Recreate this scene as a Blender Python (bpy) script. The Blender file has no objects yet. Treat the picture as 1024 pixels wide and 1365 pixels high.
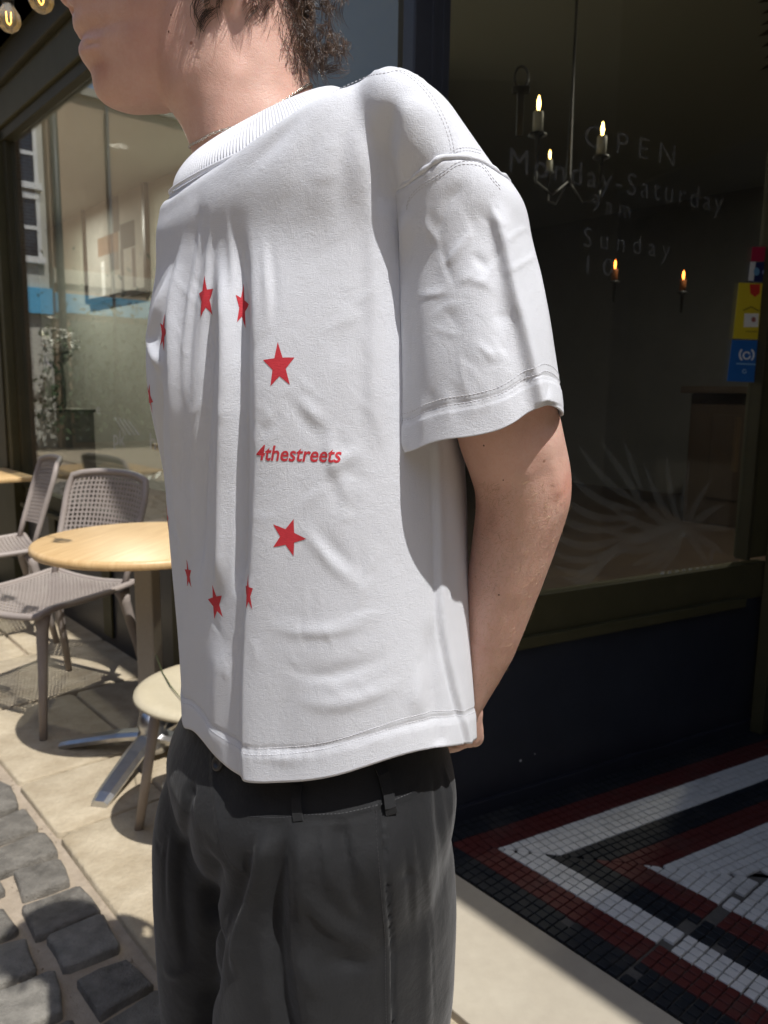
import bpy, bmesh, math, random
import numpy as np
from mathutils import Vector, Matrix, noise
from mathutils.bvhtree import BVHTree
random.seed(7); rng = np.random.default_rng(7)
sc = bpy.context.scene
COL = sc.collection
PI = math.pi
# ------------------------------------------------------------------ camera
CAM_H, TILT, ROLL, FPX = 1.22, math.radians(8.8), math.radians(.8), 1025.0
cd = bpy.data.cameras.new('camera'); cam = bpy.data.objects.new('camera', cd); COL.objects.link(cam)
cd.sensor_fit = 'VERTICAL'; cd.sensor_height = 36; cd.lens = FPX/1365*36
cd.clip_start = .02; cd.clip_end = 400
cd.dof.use_dof = True; cd.dof.focus_distance = .68; cd.dof.aperture_fstop = 11
_f = Vector((0, math.cos(TILT), -math.sin(TILT))); _r0 = Vector((1,0,0)); _u0 = Vector((0, math.sin(TILT), math.cos(TILT)))
_r = _r0*math.cos(ROLL)+_u0*math.sin(ROLL); _u = -_r0*math.sin(ROLL)+_u0*math.cos(ROLL)
CP = Vector((0,0,CAM_H))
cam.matrix_world = Matrix(((_r.x,_u.x,-_f.x,0),(_r.y,_u.y,-_f.y,0),(_r.z,_u.z,-_f.z,CAM_H),(0,0,0,1)))
sc.camera = cam
# ------------------------------------------------------------------ light
SUN_EL, SUN_AZ = math.radians(61), math.radians(36)      # azimuth: right of straight behind the viewer
to_sun = Vector((math.sin(SUN_AZ)*math.cos(SUN_EL), -math.cos(SUN_AZ)*math.cos(SUN_EL), math.sin(SUN_EL)))
w = bpy.data.worlds.new('World'); sc.world = w; w.use_nodes = True
nt = w.node_tree; bg = nt.nodes['Background']
sky = nt.nodes.new('ShaderNodeTexSky'); sky.sky_type = 'NISHITA'; sky.sun_disc = False
sky.sun_elevation = SUN_EL; sky.sun_rotation = math.atan2(to_sun.x, to_sun.y)
sky.air_density = 1.0; sky.dust_density = 1.5; sky.ozone_density = 1
nt.links.new(sky.outputs[0], bg.inputs[0]); bg.inputs[1].default_value = .105
sl = bpy.data.lights.new('sun', 'SUN'); sl.energy = 3.3; sl.angle = math.radians(.53); sl.color = (1, .975, .94)
so = bpy.data.objects.new('sun', sl); COL.objects.link(so); so.rotation_euler = to_sun.to_track_quat('Z', 'Y').to_euler()
sc.view_settings.view_transform = 'Standard'; sc.view_settings.look = 'None'
sc.view_settings.gamma = 1; sc.view_settings.use_curve_mapping = False
sc.view_settings.exposure = .58
sc.cycles.use_denoising = True
sc.cycles.max_bounces = 8; sc.cycles.transparent_max_bounces = 16
sc.cycles.sample_clamp_indirect = 6
sc.render.film_transparent = False
# ------------------------------------------------------------------ view geometry of the place (where a seen point stands)
def ray(x, y): return _f + _r*((x-512)/FPX) + _u*((682.5-y)/FPX)
def on_z(x, y, z=0.0):
    d = ray(x, y); return CP + d*((z-CAM_H)/d.z)
def at(x, y, Y):
    d = ray(x, y); return CP + d*(Y/d.y)
# ------------------------------------------------------------------ helpers
def tag(o, label=None, cat=None, group=None, kind=None):
    if label: o['label'] = label
    if cat: o['category'] = cat
    if group: o['group'] = group
    if kind: o['kind'] = kind
    return o
def empty(name, loc=(0,0,0), rz=0, **k):
    o = bpy.data.objects.new(name, None); COL.objects.link(o); o.location = loc; o.rotation_euler = (0,0,rz)
    o.empty_display_size = .05
    return tag(o, **k)
def link(name, me, mat=None, parent=None, smooth=True, world=False, **k):
    o = bpy.data.objects.new(name, me); COL.objects.link(o)
    if mat is not None and len(me.materials) == 0: me.materials.append(mat)
    if smooth and len(me.polygons): me.polygons.foreach_set('use_smooth', [True]*len(me.polygons))
    if parent is not None:
        o.parent = parent
        if world and parent.type == 'EMPTY': o.matrix_parent_inverse = parent.matrix_basis.inverted()
    return tag(o, **k)
def mesh(name, vs, fs):
    me = bpy.data.meshes.new(name); me.from_pydata([tuple(v) for v in vs], [], fs); me.update(); return me
class MB:
    """collects boxes, tubes, lathes; build() links ONE mesh object"""
    def __init__(s): s.v = []; s.f = []
    def add(s, vs, fs):
        n = len(s.v); s.v += [Vector(v) for v in vs]; s.f += [tuple(i+n for i in f) for f in fs]; return s
    def box(s, c, d, M=None, bev=0.0):
        c = Vector(c); hx, hy, hz = d[0]/2, d[1]/2, d[2]/2
        if bev <= 0:
            vs = [Vector((x*hx, y*hy, z*hz)) for x in (-1,1) for y in (-1,1) for z in (-1,1)]
            fs = [(0,1,3,2),(4,6,7,5),(0,4,5,1),(2,3,7,6),(0,2,6,4),(1,5,7,3)]
        else:
            bm = bmesh.new(); bmesh.ops.create_cube(bm, size=1)
            for v in bm.verts: v.co = Vector((v.co.x*d[0], v.co.y*d[1], v.co.z*d[2]))
            bmesh.ops.bevel(bm, geom=bm.edges[:], offset=min(bev, .45*min(d)), segments=2, profile=.6, affect='EDGES')
            bm.verts.index_update(); vs = [v.co.copy() for v in bm.verts]; fs = [tuple(v.index for v in f.verts) for f in bm.faces]; bm.free()
        if M is not None: vs = [M @ v for v in vs]
        return s.add([v+c for v in vs], fs)
    def bar(s, a, b, w_, h_, bev=0.0, up=(0,0,1)):
        a, b = Vector(a), Vector(b); d = (b-a); L = d.length; x = d.normalized(); up = Vector(up)
        y = up.cross(x)
        if y.length < 1e-4: y = Vector((0,1,0)).cross(x)
        y.normalize(); z = x.cross(y)
        return s.box((a+b)/2, (L, w_, h_), Matrix((x, y, z)).transposed(), bev)
    def tube(s, pts, rs, n=10, cap=True, flat=1.0, close=False):
        pts = [Vector(p) for p in pts]
        if not hasattr(rs, '__len__'): rs = [rs]*len(pts)
        N = len(pts); base = len(s.v); prev = None
        for i, p in enumerate(pts):
            if close: t = pts[(i+1) % N]-pts[i-1]
            else: t = pts[min(i+1, N-1)]-pts[max(i-1, 0)]
            t.normalize()
            if prev is None:
                a = Vector((0,0,1)) if abs(t.z) < .9 else Vector((1,0,0)); u = a.cross(t).normalized()
            else:
                u = (prev-t*prev.dot(t)).normalized()
            prev = u; v = t.cross(u)
            for k in range(n):
                q = 2*PI*k/n; s.v.append(p+(u*math.cos(q)+v*math.sin(q)*flat)*rs[i])
        for i in range(N if close else N-1):
            j = (i+1) % N
            for k in range(n):
                l = (k+1) % n
                s.f.append((base+i*n+k, base+i*n+l, base+j*n+l, base+j*n+k))
        if cap and not close:
            s.f.append(tuple(base+k for k in reversed(range(n)))); s.f.append(tuple(base+(N-1)*n+k for k in range(n)))
        return s
    def lathe(s, prof, c=(0,0,0), n=32, M=None, sx=1, sy=1):
        base = len(s.v); c = Vector(c)
        for (r, z) in prof:
            for k in range(n):
                q = 2*PI*k/n; v = Vector((r*math.cos(q)*sx, r*math.sin(q)*sy, z))
                s.v.append((M @ v if M is not None else v)+c)
        for i in range(len(prof)-1):
            for k in range(n):
                l = (k+1) % n
                s.f.append((base+i*n+k, base+i*n+l, base+(i+1)*n+l, base+(i+1)*n+k))
        s.f.append(tuple(base+k for k in reversed(range(n)))); s.f.append(tuple(base+(len(prof)-1)*n+k for k in range(n)))
        return s
    def quad(s, a, b, c, d): return s.add([a,b,c,d], [(0,1,2,3)])
    def mesh(s, name='m'): return mesh(name, s.v, s.f)
    def build(s, name, mat, parent=None, smooth=False, **k): return link(name, s.mesh(name), mat, parent, smooth, **k)
def rotz(a): return Matrix.Rotation(a, 3, 'Z')
# ------------------------------------------------------------------ materials
def mat(name, col=(.5,.5,.5), rough=.6, metal=0, **kw):
    m = bpy.data.materials.new(name); m.use_nodes = True; p = m.node_tree.nodes['Principled BSDF']
    p.inputs['Base Color'].default_value = (*col, 1); p.inputs['Roughness'].default_value = rough; p.inputs['Metallic'].default_value = metal
    for k, v in kw.items(): p.inputs[k.replace('_', ' ')].default_value = v
    return m
class NT:
    def __init__(s, m): s.m = m; s.t = m.node_tree; s.p = s.t.nodes['Principled BSDF']
    def n(s, typ, **kw):
        x = s.t.nodes.new('ShaderNode'+typ)
        for k, v in kw.items():
            if k.startswith('i_'):
                kk = k[2:].replace('_', ' '); x.inputs[int(kk) if kk.isdigit() else kk].default_value = v
            else: setattr(x, k, v)
        return x
    def l(s, a, b): s.t.links.new(a, b)
    def coord(s, kind='Object', scale=(1,1,1), rot=(0,0,0)):
        tc = s.n('TexCoord'); mp = s.n('Mapping'); mp.inputs['Scale'].default_value = scale; mp.inputs['Rotation'].default_value = rot
        s.l(tc.outputs[kind], mp.inputs['Vector']); return mp.outputs[0]
    def noise(s, vec, scale, detail=4, rough=.55, dist=0):
        x = s.n('TexNoise'); x.inputs['Scale'].default_value = scale; x.inputs['Detail'].default_value = detail
        x.inputs['Roughness'].default_value = rough; x.inputs['Distortion'].default_value = dist
        if vec is not None: s.l(vec, x.inputs['Vector'])
        return x.outputs['Fac']
    def ramp(s, fac, stops):
        x = s.n('ValToRGB'); e = x.color_ramp.elements
        while len(e) < len(stops): e.new(.5)
        for i, (p_, c) in enumerate(stops): e[i].position = p_; e[i].color = (*c, 1) if len(c) == 3 else c
        s.l(fac, x.inputs[0]); return x.outputs[0]
    def mix(s, fac, a, b, mode='MIX'):
        x = s.n('Mix', data_type='RGBA', blend_type=mode)
        for inp, v in ((x.inputs[0], fac), (x.inputs[6], a), (x.inputs[7], b)):
            if hasattr(v, 'links'): s.l(v, inp)
            elif isinstance(v, (int, float)): inp.default_value = v
            else: inp.default_value = (*v, 1)
        return x.outputs[2]
    def math(s, op, a, b=0.0):
        x = s.n('Math', operation=op)
        for i, v in enumerate((a, b)):
            if hasattr(v, 'links'): s.l(v, x.inputs[i])
            else: x.inputs[i].default_value = v
        return x.outputs[0]
    def bump(s, h, strength=.3, dist=.01, nrm=None):
        x = s.n('Bump'); x.inputs['Strength'].default_value = strength; x.inputs['Distance'].default_value = dist
        s.l(h, x.inputs['Height'])
        if nrm is not None: s.l(nrm, x.inputs['Normal'])
        return x.outputs[0]
    def setc(s, c): s.l(c, s.p.inputs['Base Color'])
    def setn(s, b): s.l(b, s.p.inputs['Normal'])
    def setr(s, r): s.l(r, s.p.inputs['Roughness'])
# ================================================================== PERSON
Fv = Vector((-.85, -.53, 0)).normalized(); Lv = Vector((-Fv.y, Fv.x, 0))      # facing, and towards his left arm
def crom(xs, ys, q):
    """monotone-ish smooth interpolation of a table"""
    xs = np.asarray(xs, float); ys = np.asarray(ys, float)
    m = np.gradient(ys, xs, axis=0)
    i = np.clip(np.searchsorted(xs, q)-1, 0, len(xs)-2); h = xs[i+1]-xs[i]; t = (np.clip(q, xs[0], xs[-1])-xs[i])/h
    h00 = 2*t**3-3*t**2+1; h10 = t**3-2*t**2+t; h01 = -2*t**3+3*t**2; h11 = t**3-t**2
    if ys.ndim > 1: h00, h10, h01, h11, h = [k[:, None] if hasattr(k, '__len__') else k for k in (h00, h10, h01, h11, h)]
    return h00*ys[i]+h10*h*m[i]+h01*ys[i+1]+h11*h*m[i+1]
def ellipse_pts(cx, cy, a, b, z, n, ang, e=2.0):
    """horizontal slice: a along direction ang, b across"""
    t = np.linspace(0, 2*PI, n, endpoint=False); c, s = np.cos(t), np.sin(t)
    u = a*np.sign(c)*np.abs(c)**(2/e); v = b*np.sign(s)*np.abs(s)**(2/e)
    ca, sa = math.cos(ang), math.sin(ang)
    return np.stack([cx+u*ca-v*sa, cy+u*sa+v*ca, np.full(n, z)], 1)
def rings_mesh(rings, capped=True):
    n = len(rings[0]); vs = np.concatenate(rings); fs = []
    for i in range(len(rings)-1):
        for k in range(n):
            l = (k+1) % n; fs.append((i*n+k, i*n+l, (i+1)*n+l, (i+1)*n+k))
    if capped:
        fs.append(tuple(reversed(range(n)))); m = (len(rings)-1)*n; fs.append(tuple(m+k for k in range(n)))
    return vs, fs
def stack(table, n=96, m=60, e=2.0):
    """table rows: z, cx, cy, a, b, ang"""
    T = np.array(sorted(table), float); zs = np.linspace(T[0, 0], T[-1, 0], m)
    V = crom(T[:, 0], T[:, 1:], zs)
    return rings_mesh([ellipse_pts(V[i, 0], V[i, 1], max(V[i, 2], .002), max(V[i, 3], .002), zs[i], n, V[i, 4], e) for i in range(m)])
def tube_solid(pts, rs, n=24, sub=6, flat=None):
    P = np.array([list(p) for p in pts], float); k = np.arange(len(P)); q = np.linspace(0, len(P)-1, (len(P)-1)*sub+1)
    PP = crom(k, P, q); RR = crom(k, np.array(rs, float), q)
    b = MB(); b.tube([PP[0]-(PP[1]-PP[0])*0] + list(PP[1:]), list(RR), n)
    # rounded ends
    for e_, r_, d_ in ((PP[0], RR[0], PP[0]-PP[1]), (PP[-1], RR[-1], PP[-1]-PP[-2])):
        b.lathe([(max(.0005, r_*math.sin(x)), r_*math.cos(x)) for x in np.linspace(.02, PI-.02, 9)], e_, 16)
    return b.v, b.f
def remesh(parts, voxel, smooth_it=3, fac=.5, name='m'):
    b = MB()
    for vs, fs in parts: b.add([Vector(v) for v in vs], fs)
    me = b.mesh(name); bm = bmesh.new(); bm.from_mesh(me); bmesh.ops.recalc_face_normals(bm, faces=bm.faces); bm.to_mesh(me); bm.free()
    o = bpy.data.objects.new(name, me); COL.objects.link(o)
    r = o.modifiers.new('r', 'REMESH'); r.mode = 'VOXEL'; r.voxel_size = voxel; r.adaptivity = 0
    if smooth_it:
        s = o.modifiers.new('s', 'SMOOTH'); s.factor = fac; s.iterations = smooth_it
    dg = bpy.context.evaluated_depsgraph_get(); out = bpy.data.meshes.new_from_object(o.evaluated_get(dg))
    bpy.data.objects.remove(o); bpy.data.meshes.remove(me)
    return out
def co_of(me):
    a = np.empty(len(me.vertices)*3, np.float32); me.vertices.foreach_get('co', a); return a.reshape(-1, 3).astype(float)
def no_of(me):
    a = np.empty(len(me.vertices)*3, np.float32); me.vertices.foreach_get('normal', a); return a.reshape(-1, 3).astype(float)
def set_co(me, a): me.vertices.foreach_set('co', a.astype(np.float32).ravel()); me.update()
def bvh_of(me): return BVHTree.FromPolygons([v.co.copy() for v in me.vertices], [tuple(p.vertices) for p in me.polygons])
def cut(me, co, no):
    bm = bmesh.new(); bm.from_mesh(me)
    bmesh.ops.bisect_plane(bm, geom=bm.verts[:]+bm.edges[:]+bm.faces[:], dist=1e-6, plane_co=co, plane_no=no, clear_outer=True)
    bm.to_mesh(me); bm.free(); return me
class Sculpt:
    """raised or sunken strokes pressed into a cloth surface, drawn along the points where they are seen"""
    def __init__(s, me): s.me = me; s.co = co_of(me); s.no = no_of(me); s.bvh = bvh_of(me); s.d = np.zeros(len(s.co)); s.shift = np.zeros((len(s.co), 3))
    def hit(s, x, y):
        h = s.bvh.ray_cast(CP, ray(x, y).normalized()); return (None, None) if h[0] is None else (np.array(h[0]), np.array(h[1]))
    def stroke(s, pts, amp, wl, wr=None, taper=(1, 1), p=2.0):
        """wl: width on the image-left side of a stroke drawn downwards; wr: on the right"""
        wr = wl if wr is None else wr
        P = np.array(pts, float); k = np.arange(len(P)); q = np.linspace(0, len(P)-1, (len(P)-1)*4+1); PX = crom(k, P, q) if len(P) > 2 else P[0]+(P[1]-P[0])*(q[:, None])
        H = [s.hit(*a) for a in PX]; ok = [i for i, h in enumerate(H) if h[0] is not None]
        if len(ok) < 2: return
        Q = np.array([H[i][0] for i in ok]); Nn = np.array([H[i][1] for i in ok]); tq = np.array([ok[i]/(len(PX)-1) for i in range(len(ok))])
        R = 3.2*max(wl, wr); lo = Q.min(0)-R; hi = Q.max(0)+R
        idx = np.where(((s.co > lo) & (s.co < hi)).all(1))[0]
        if not len(idx): return
        X = s.co[idx]; best = np.full(len(idx), 1e9); sg = np.zeros(len(idx)); tt = np.zeros(len(idx)); dn = np.ones(len(idx)); al = np.zeros(len(idx))
        for i in range(len(Q)-1):
            a, b = Q[i], Q[i+1]; ab = b-a; L2 = ab@ab
            if L2 < 1e-12: continue
            u0 = ((X-a)@ab)/L2; u = np.clip(u0, 0, 1); D = X-(a+u[:, None]*ab); d = np.sqrt((D**2).sum(1)); m = d < best
            n_ = Nn[i]; side = np.cross(ab, n_); side /= max(1e-9, np.linalg.norm(side))
            best[m] = d[m]; sg[m] = (D@side)[m]; tt[m] = (tq[i]+(tq[i+1]-tq[i])*u)[m]; dn[m] = (s.no[idx]@n_)[m]
        wid = np.where(sg > 0, wl, wr)      # side = tangent x normal points to image-left for a downward stroke
        g = np.exp(-(best/wid)**p)
        t0, t1 = taper
        env = np.ones_like(tt)
        if t0 > 0: env *= np.clip(tt/(.5*t0), 0, 1)**1.0
        if t1 > 0: env *= np.clip((1-tt)/(.5*t1), 0, 1)**1.0
        env = env*env*(3-2*env)
        s.d[idx] += amp*g*env*np.clip((dn+.2)*2.5, 0, 1)
    def noise(s, amp, scale, st=(1,1,1), seed=0, mask=None):
        S = Vector(st)*scale
        for i in range(len(s.co)):
            c = s.co[i]; s.d[i] += amp*noise.noise(Vector((c[0]*S.x+seed, c[1]*S.y, c[2]*S.z)))*(1 if mask is None else mask[i])
    def apply(s): set_co(s.me, s.co+s.no*s.d[:, None]+s.shift); return s.me
def np_proj(c):
    d = c-np.array(CP); z = d@np.array(_f); return np.stack([512+FPX*(d@np.array(_r))/z, 682.5-FPX*(d@np.array(_u))/z], 1)
def fit_slice(z, cy, a, b, ang, L, R, e=2.0):
    """size and place a slice so that its outline runs from L to R as seen"""
    cx, s = 0.0, 1.0
    for it in range(14):
        p = ellipse_pts(cx, cy, a*s, b*s, z, 180, ang, e); q = np_proj(p)
        il, ir = q[:, 0].argmin(), q[:, 0].argmax()
        gl = np.interp(q[il, 1], [k[0] for k in L], [k[1] for k in L]); gr = np.interp(q[ir, 1], [k[0] for k in R], [k[1] for k in R])
        wn = q[ir, 0]-q[il, 0]; s *= 1+.8*((gr-gl)/wn-1); cx += .8*((gl+gr)/2-(q[il, 0]+q[ir, 0])/2)*cy/FPX
    return (z, cx, cy, a*s, b*s, ang)
ANG = math.atan2(Lv.y, Lv.x)
person = empty('person', (-.02, .84, 0), 0, label='curly-haired young man in white T-shirt with red stars and black trousers, hands behind back', cat='person')
# ---- torso shirt slices
SL = [(60,330),(215,262),(250,248),(300,228),(340,212),(400,199),(490,194),(520,198),(560,206),(610,216),(700,224),(770,230),(830,236),(900,240),(950,243),(1100,246)]
SR = [(60,560),(215,575),(300,588),(400,600),(500,612),(600,622),(700,625),(800,629),(900,631),(985,635),(1100,640)]
N0 = (-.116, .785)
tor = [fit_slice(z, cy, a, b, ANG, SL, SR) for z, cy, a, b in ((.76,.84,.2,.15),(.86,.84,.2,.15),(.96,.832,.2,.15),(1.06,.828,.205,.15),(1.14,.822,.21,.15),(1.22,.818,.215,.15),(1.30,.812,.22,.145))]
def SHR(z): return .80+.18*max(0, min(1, (1.40-z)/.12))+.20*max(0, min(1, (z-1.402)/.018))
def yoke_ring(a, b, zc, zl, zf, n=120, c=N0):
    t = np.linspace(0, 2*PI, n, endpoint=False); ct, st = np.cos(t), np.sin(t); l = a*ct*np.where(ct < 0, SHR(zc), 1); q = b*st
    return np.stack([c[0]+l*Lv.x+q*Fv.x, c[1]+l*Lv.y+q*Fv.y, zc+zl*ct**2+zf*st], 1)
YOKE = [(.200,.114,1.372,.024,-.004),(.186,.103,1.402,.052,-.018),(.157,.098,1.421,.030,-.032),(.126,.094,1.431,.014,-.034),(.106,.090,1.437,.006,-.034),(.091,.080,1.441,.003,-.032)]
def yoke(n=120, m=50, ):
    f = [fit_slice(z, cy, .205, b_, ANG, SL, SR) for z, cy, b_ in ((.76, .84, .146), (.86, .84, .146), (.96, .832, .146), (1.06, .828, .146), (1.14, .822, .145), (1.22, .819, .144), (1.285, .814, .139), (1.335, .807, .132))]
    T = np.array([(r[3], r[4], r[0], 0 if i < 7 else .008, 0) for i, r in enumerate(f)]+YOKE, float); k = np.arange(len(T)); q = np.linspace(0, len(T)-1, m); V = crom(k, T, q)
    cs = np.array([r[1:3] for r in f]+[(-.106,.795),(-.112,.79)]+[N0]*4); C2 = crom(k, cs, q)
    R = [yoke_ring(*V[i], n=n, c=C2[i]) for i in range(m)]
    c = R[-1].mean(0); R.append(c+(R[-1]-c)*.4-np.array([0,0,.004])); R.append(c+(R[-1]-c)*.05-np.array([0,0,.004]))
    return rings_mesh(R)
l_ = tor[-1]; tor[-1] = (1.27, l_[1], l_[2], l_[3]*.98, l_[4]*.98, ANG); tor.append((1.31, l_[1], l_[2], l_[3]*.82, l_[4]*.82, ANG))
print('TORSO', [[round(float(k), 3) for k in r] for r in tor])
# ---- arm tube of the shirt: z, image left, right and depth centre, half depth
def arm_ring(y, xl, xr, Y, hd):
    zl = at((xl+xr)/2, y, Y); zl.z = at((xl+xr)/2, y, Y-hd*.72*max(0, min(1, (300-y)/120))).z; hx = (xr-xl)/2/FPX*Y
    return (zl.z, zl.x, Y, hx, hd, 0.0)
ARM = [(92,505,535,.662,.03),(102,478,566,.664,.054),(120,468,594,.665,.064),(150,470,617,.666,.069),(200,490,648,.666,.069),(250,520,674,.666,.068),(330,538,701,.666,.066),(430,540,725,.664,.066),(500,540,737,.663,.066),(575,540,745,.663,.064),(625,540,748,.663,.064)]
arm_t = [arm_ring(*a) for a in ARM]
def arm_slice(z):
    T = np.array(sorted(arm_t)); return crom(T[:, 0], T[:, 1:], np.array([z]))[0]
stub = [r for r in arm_t if r[0] > 1.365] + [(1.355, *list(arm_slice(1.355)[:2]), arm_slice(1.355)[2]-.004, arm_slice(1.355)[3]-.006, 0.0), (1.338, *list(arm_slice(1.335)[:2]), arm_slice(1.335)[2]*.75, arm_slice(1.335)[3]*.75, 0.0)]
# the far shoulder mirrors the near one
def mirror(r):
    z, x, y, a, b, g = r; d = Vector((x-N0[0], y-N0[1], 0)); d = d-2*d.dot(Lv)*Lv
    return (z, N0[0]+d.x*.9, N0[1]+d.y*.9, a*.9, b*.9, math.atan2(-2*Lv.x*Lv.y, 1-2*Lv.x*Lv.x))
def vec3(a): return Vector((float(a[0]), float(a[1]), float(a[2])))
shirt_me = remesh([yoke(), stack(stub, 80, 40), stack([mirror(r) for r in stub], 80, 40)], .0029, 28, .5, 't_shirt')
cut(shirt_me, (0,0,.86), (0,0,-1))
bmx = bmesh.new(); bmx.from_mesh(shirt_me); kill = []          # neck opening, under the collar
for f in bmx.faces:
    c_ = f.calc_center_median(); dx, dy = c_.x-N0[0], c_.y-N0[1]; l_, q_ = dx*Lv.x+dy*Lv.y, dx*Fv.x+dy*Fv.y
    if c_.z > 1.38 and (l_/.0855)**2+(q_/.0705)**2 < 1: kill.append(f)
bmesh.ops.delete(bmx, geom=kill, context='FACES'); bmx.to_mesh(shirt_me); bmx.free()
# hem line: how low the cloth hangs round the body
HEM = [(230,935),(243,950),(262,976),(290,1010),(320,1034),(350,1041),(400,1041),(440,1035),(480,1022),(520,1006),(560,994),(600,991),(625,989),(640,980)]
c = co_of(shirt_me); nn = no_of(shirt_me); ax = np.array([tor[0][1], tor[0][2]])
hemv = np.abs(c[:, 2]-.86) < 1e-4
th = np.arctan2(c[:, 1]-ax[1], c[:, 0]-ax[0]); 
hp = c[hemv]; hq = np_proj(hp); hth = th[hemv]
dep = (hp-np.array(CP))@np.array(_f)
want = np.interp(hq[:, 0], [k[0] for k in HEM], [k[1] for k in HEM])
dz = -(want-hq[:, 1])*dep/FPX
vd = -(hp-np.array(CP)); vd /= np.linalg.norm(vd, axis=1)[:, None]
rad = hp[:, :2]-ax; rad /= np.linalg.norm(rad, axis=1)[:, None]
wn = np.clip((rad*vd[:, :2]).sum(1)*3.0+.25, 0, 1); dz = dz*wn + (-.012)*(1-wn)
o_ = np.argsort(hth); K = np.linspace(-PI, PI, 120); DZ = np.interp(K, hth[o_], dz[o_], period=2*PI)
for _ in range(3): DZ = (np.roll(DZ,1)+DZ+np.roll(DZ,-1))/3
dzall = np.interp(th, K, DZ, period=2*PI); fall = np.clip(1-(c[:, 2]-.86)/.32, 0, 1)**1.6
hgt = c[:, 2]-.86                                        # cloth height above the hem
c[:, 2] += dzall*fall; set_co(shirt_me, c)
def hem_z(t): return .86+np.interp(t, K, DZ, period=2*PI)
S = Sculpt(shirt_me)
_dx = S.co[:, 0]-N0[0]; _dy = S.co[:, 1]-N0[1]; _l = _dx*Lv.x+_dy*Lv.y; _q = _dx*Fv.x+_dy*Fv.y; _e = np.sqrt((_l/.112)**2+(_q/.094)**2)
S.d -= .0020*np.exp(-((_e-1)/.016)**2)*(S.co[:, 2] > 1.36)
S.noise(.0016, 13, (1,1,.55)); S.noise(.0022, 7, (1.2,1.2,.35), 5)
low = np.clip((1.42-S.co[:, 2])*6, 0, 1)
S.noise(.00035, 45, (1,1,.35), 9, low)
# long drapes down the front
S.stroke([(330,250),(340,330),(344,420),(347,520),(348,620),(345,720),(338,800),(333,880),(332,960),(334,1034)], .0070, .0080, .032, (.5,0))
S.stroke([(318,300),(322,400),(322,520),(322,640),(320,740),(316,800)], -.0090, .0065, .008, (.5,.4))
S.stroke([(292,330),(300,420),(300,520),(298,640),(296,740),(290,800)], .0075, .0070, .0085, (.4,.4))
S.stroke([(280,380),(276,480),(270,600),(266,700),(262,800)], -.0080, .010, .008, (.5,.5))
S.stroke([(250,300),(232,400),(232,470),(234,560),(238,660),(243,760)], .006, .007, .012, (.4,.4))
S.stroke([(232,350),(215,410),(205,450),(210,475),(222,490)], .007, .008, .009, (.5,.4))
S.stroke([(215,500),(213,560),(218,620),(226,690)], -.006, .010, .008, (.4,.5))
S.stroke([(300,850),(290,920),(285,980)], .003, .014, .014, (.6,0))
S.stroke([(262,240),(262,300),(250,350)], -.002, .010, .012)
for a in ([(270,260),(262,330),(250,420),(246,500),(250,560)], [(282,270),(276,350),(268,430),(262,520)], [(300,270),(310,360),(312,430)], [(352,300),(360,380),(362,450)]):
    S.stroke(a, .0016, .0035, .004)
    S.stroke([(x+7, y) for x, y in a], -.0014, .0035, .004)
# pull lines from the shoulder and the armpit
S.stroke([(432,128),(390,165),(350,205),(315,240)], -.0022, .006, .008)
S.stroke([(455,140),(420,185),(400,240),(390,300)], -.0020, .010, .012)
S.stroke([(478,150),(462,200),(456,260),(458,330)], -.0030, .008, .014)
S.stroke([(492,135),(482,180),(478,230),(480,300)], .0030, .009, .012)
S.stroke([(525,128),(516,170),(510,215),(512,290)], -.0050, .009, .010, (.7,.3))
S.stroke([(538,118),(538,160),(536,210),(538,262)], .0035, .007, .022, (.6,.2))
S.stroke([(498,230),(497,330),(499,420),(498,520),(499,610)], .0030, .007, .014, (.6,.5))
S.stroke([(374,500),(395,540),(425,580),(460,600)], -.0009, .008, .009)
S.stroke([(385,515),(415,550),(440,575)], .0018, .005, .006)
S.stroke([(495,600),(455,612),(430,640)], .0016, .005, .007)
S.stroke([(488,618),(455,632),(448,660),(452,690)], -.0014, .006, .006)
S.stroke([(452,560),(440,590),(452,640),(475,690)], .0020, .005, .006)
S.stroke([(400,690),(420,720),(455,760),(500,800)], .0018, .006, .008)
S.stroke([(415,690),(445,735),(490,775)], -.0018, .006, .007)
S.stroke([(350,830),(400,842),(460,838),(520,815)], .0015, .005, .007)
S.stroke([(360,880),(420,900),(480,890),(540,860)], -.0016, .006, .008)
S.stroke([(380,930),(440,940),(500,925),(550,900)], .0018, .007, .008)
S.stroke([(345,1000),(380,1010),(420,1008)], .0012, .006, .006)
S.stroke([(560,960),(556,930),(560,880)], .0022, .008, .008)
S.stroke([(585,985),(580,940),(575,880),(572,820)], -.0030, .009, .009, (0,.6))
# fine sharp creases
r5 = np.random.default_rng(21)
def creases(SS, n, x0, x1, y0, y1, amp, steep=.6):
    for _ in range(n):
        x, y = r5.uniform(x0, x1), r5.uniform(y0, y1); a = r5.normal(PI/2, steep); L = r5.uniform(30, 90); bx = r5.uniform(-8, 8)
        P = [(x-L*math.cos(a)/2, y-L*math.sin(a)/2), (x+bx*math.sin(a), y-bx*math.cos(a)), (x+L*math.cos(a)/2, y+L*math.sin(a)/2)]; k = r5.choice([-1, 1])*amp*r5.uniform(.4, 1)
        SS.stroke(P, k, .0026, .0055 if r5.random() < .5 else .0030, (.9, .9))
creases(S, 40, 350, 500, 280, 960, .00055, .9); creases(S, 34, 215, 340, 300, 940, .0008, .35); creases(S, 8, 380, 480, 150, 280, .0003, .7)
# side seam
S.stroke([(578,600),(582,700),(584,780),(590,840),(603,905),(617,960),(624,990)], .0035, .0030, .010, (0,0))
S.stroke([(576,600),(579,700),(580,780),(585,840),(598,905),(612,960),(620,990)], -.0018, .003, .003, (0,0))
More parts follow.
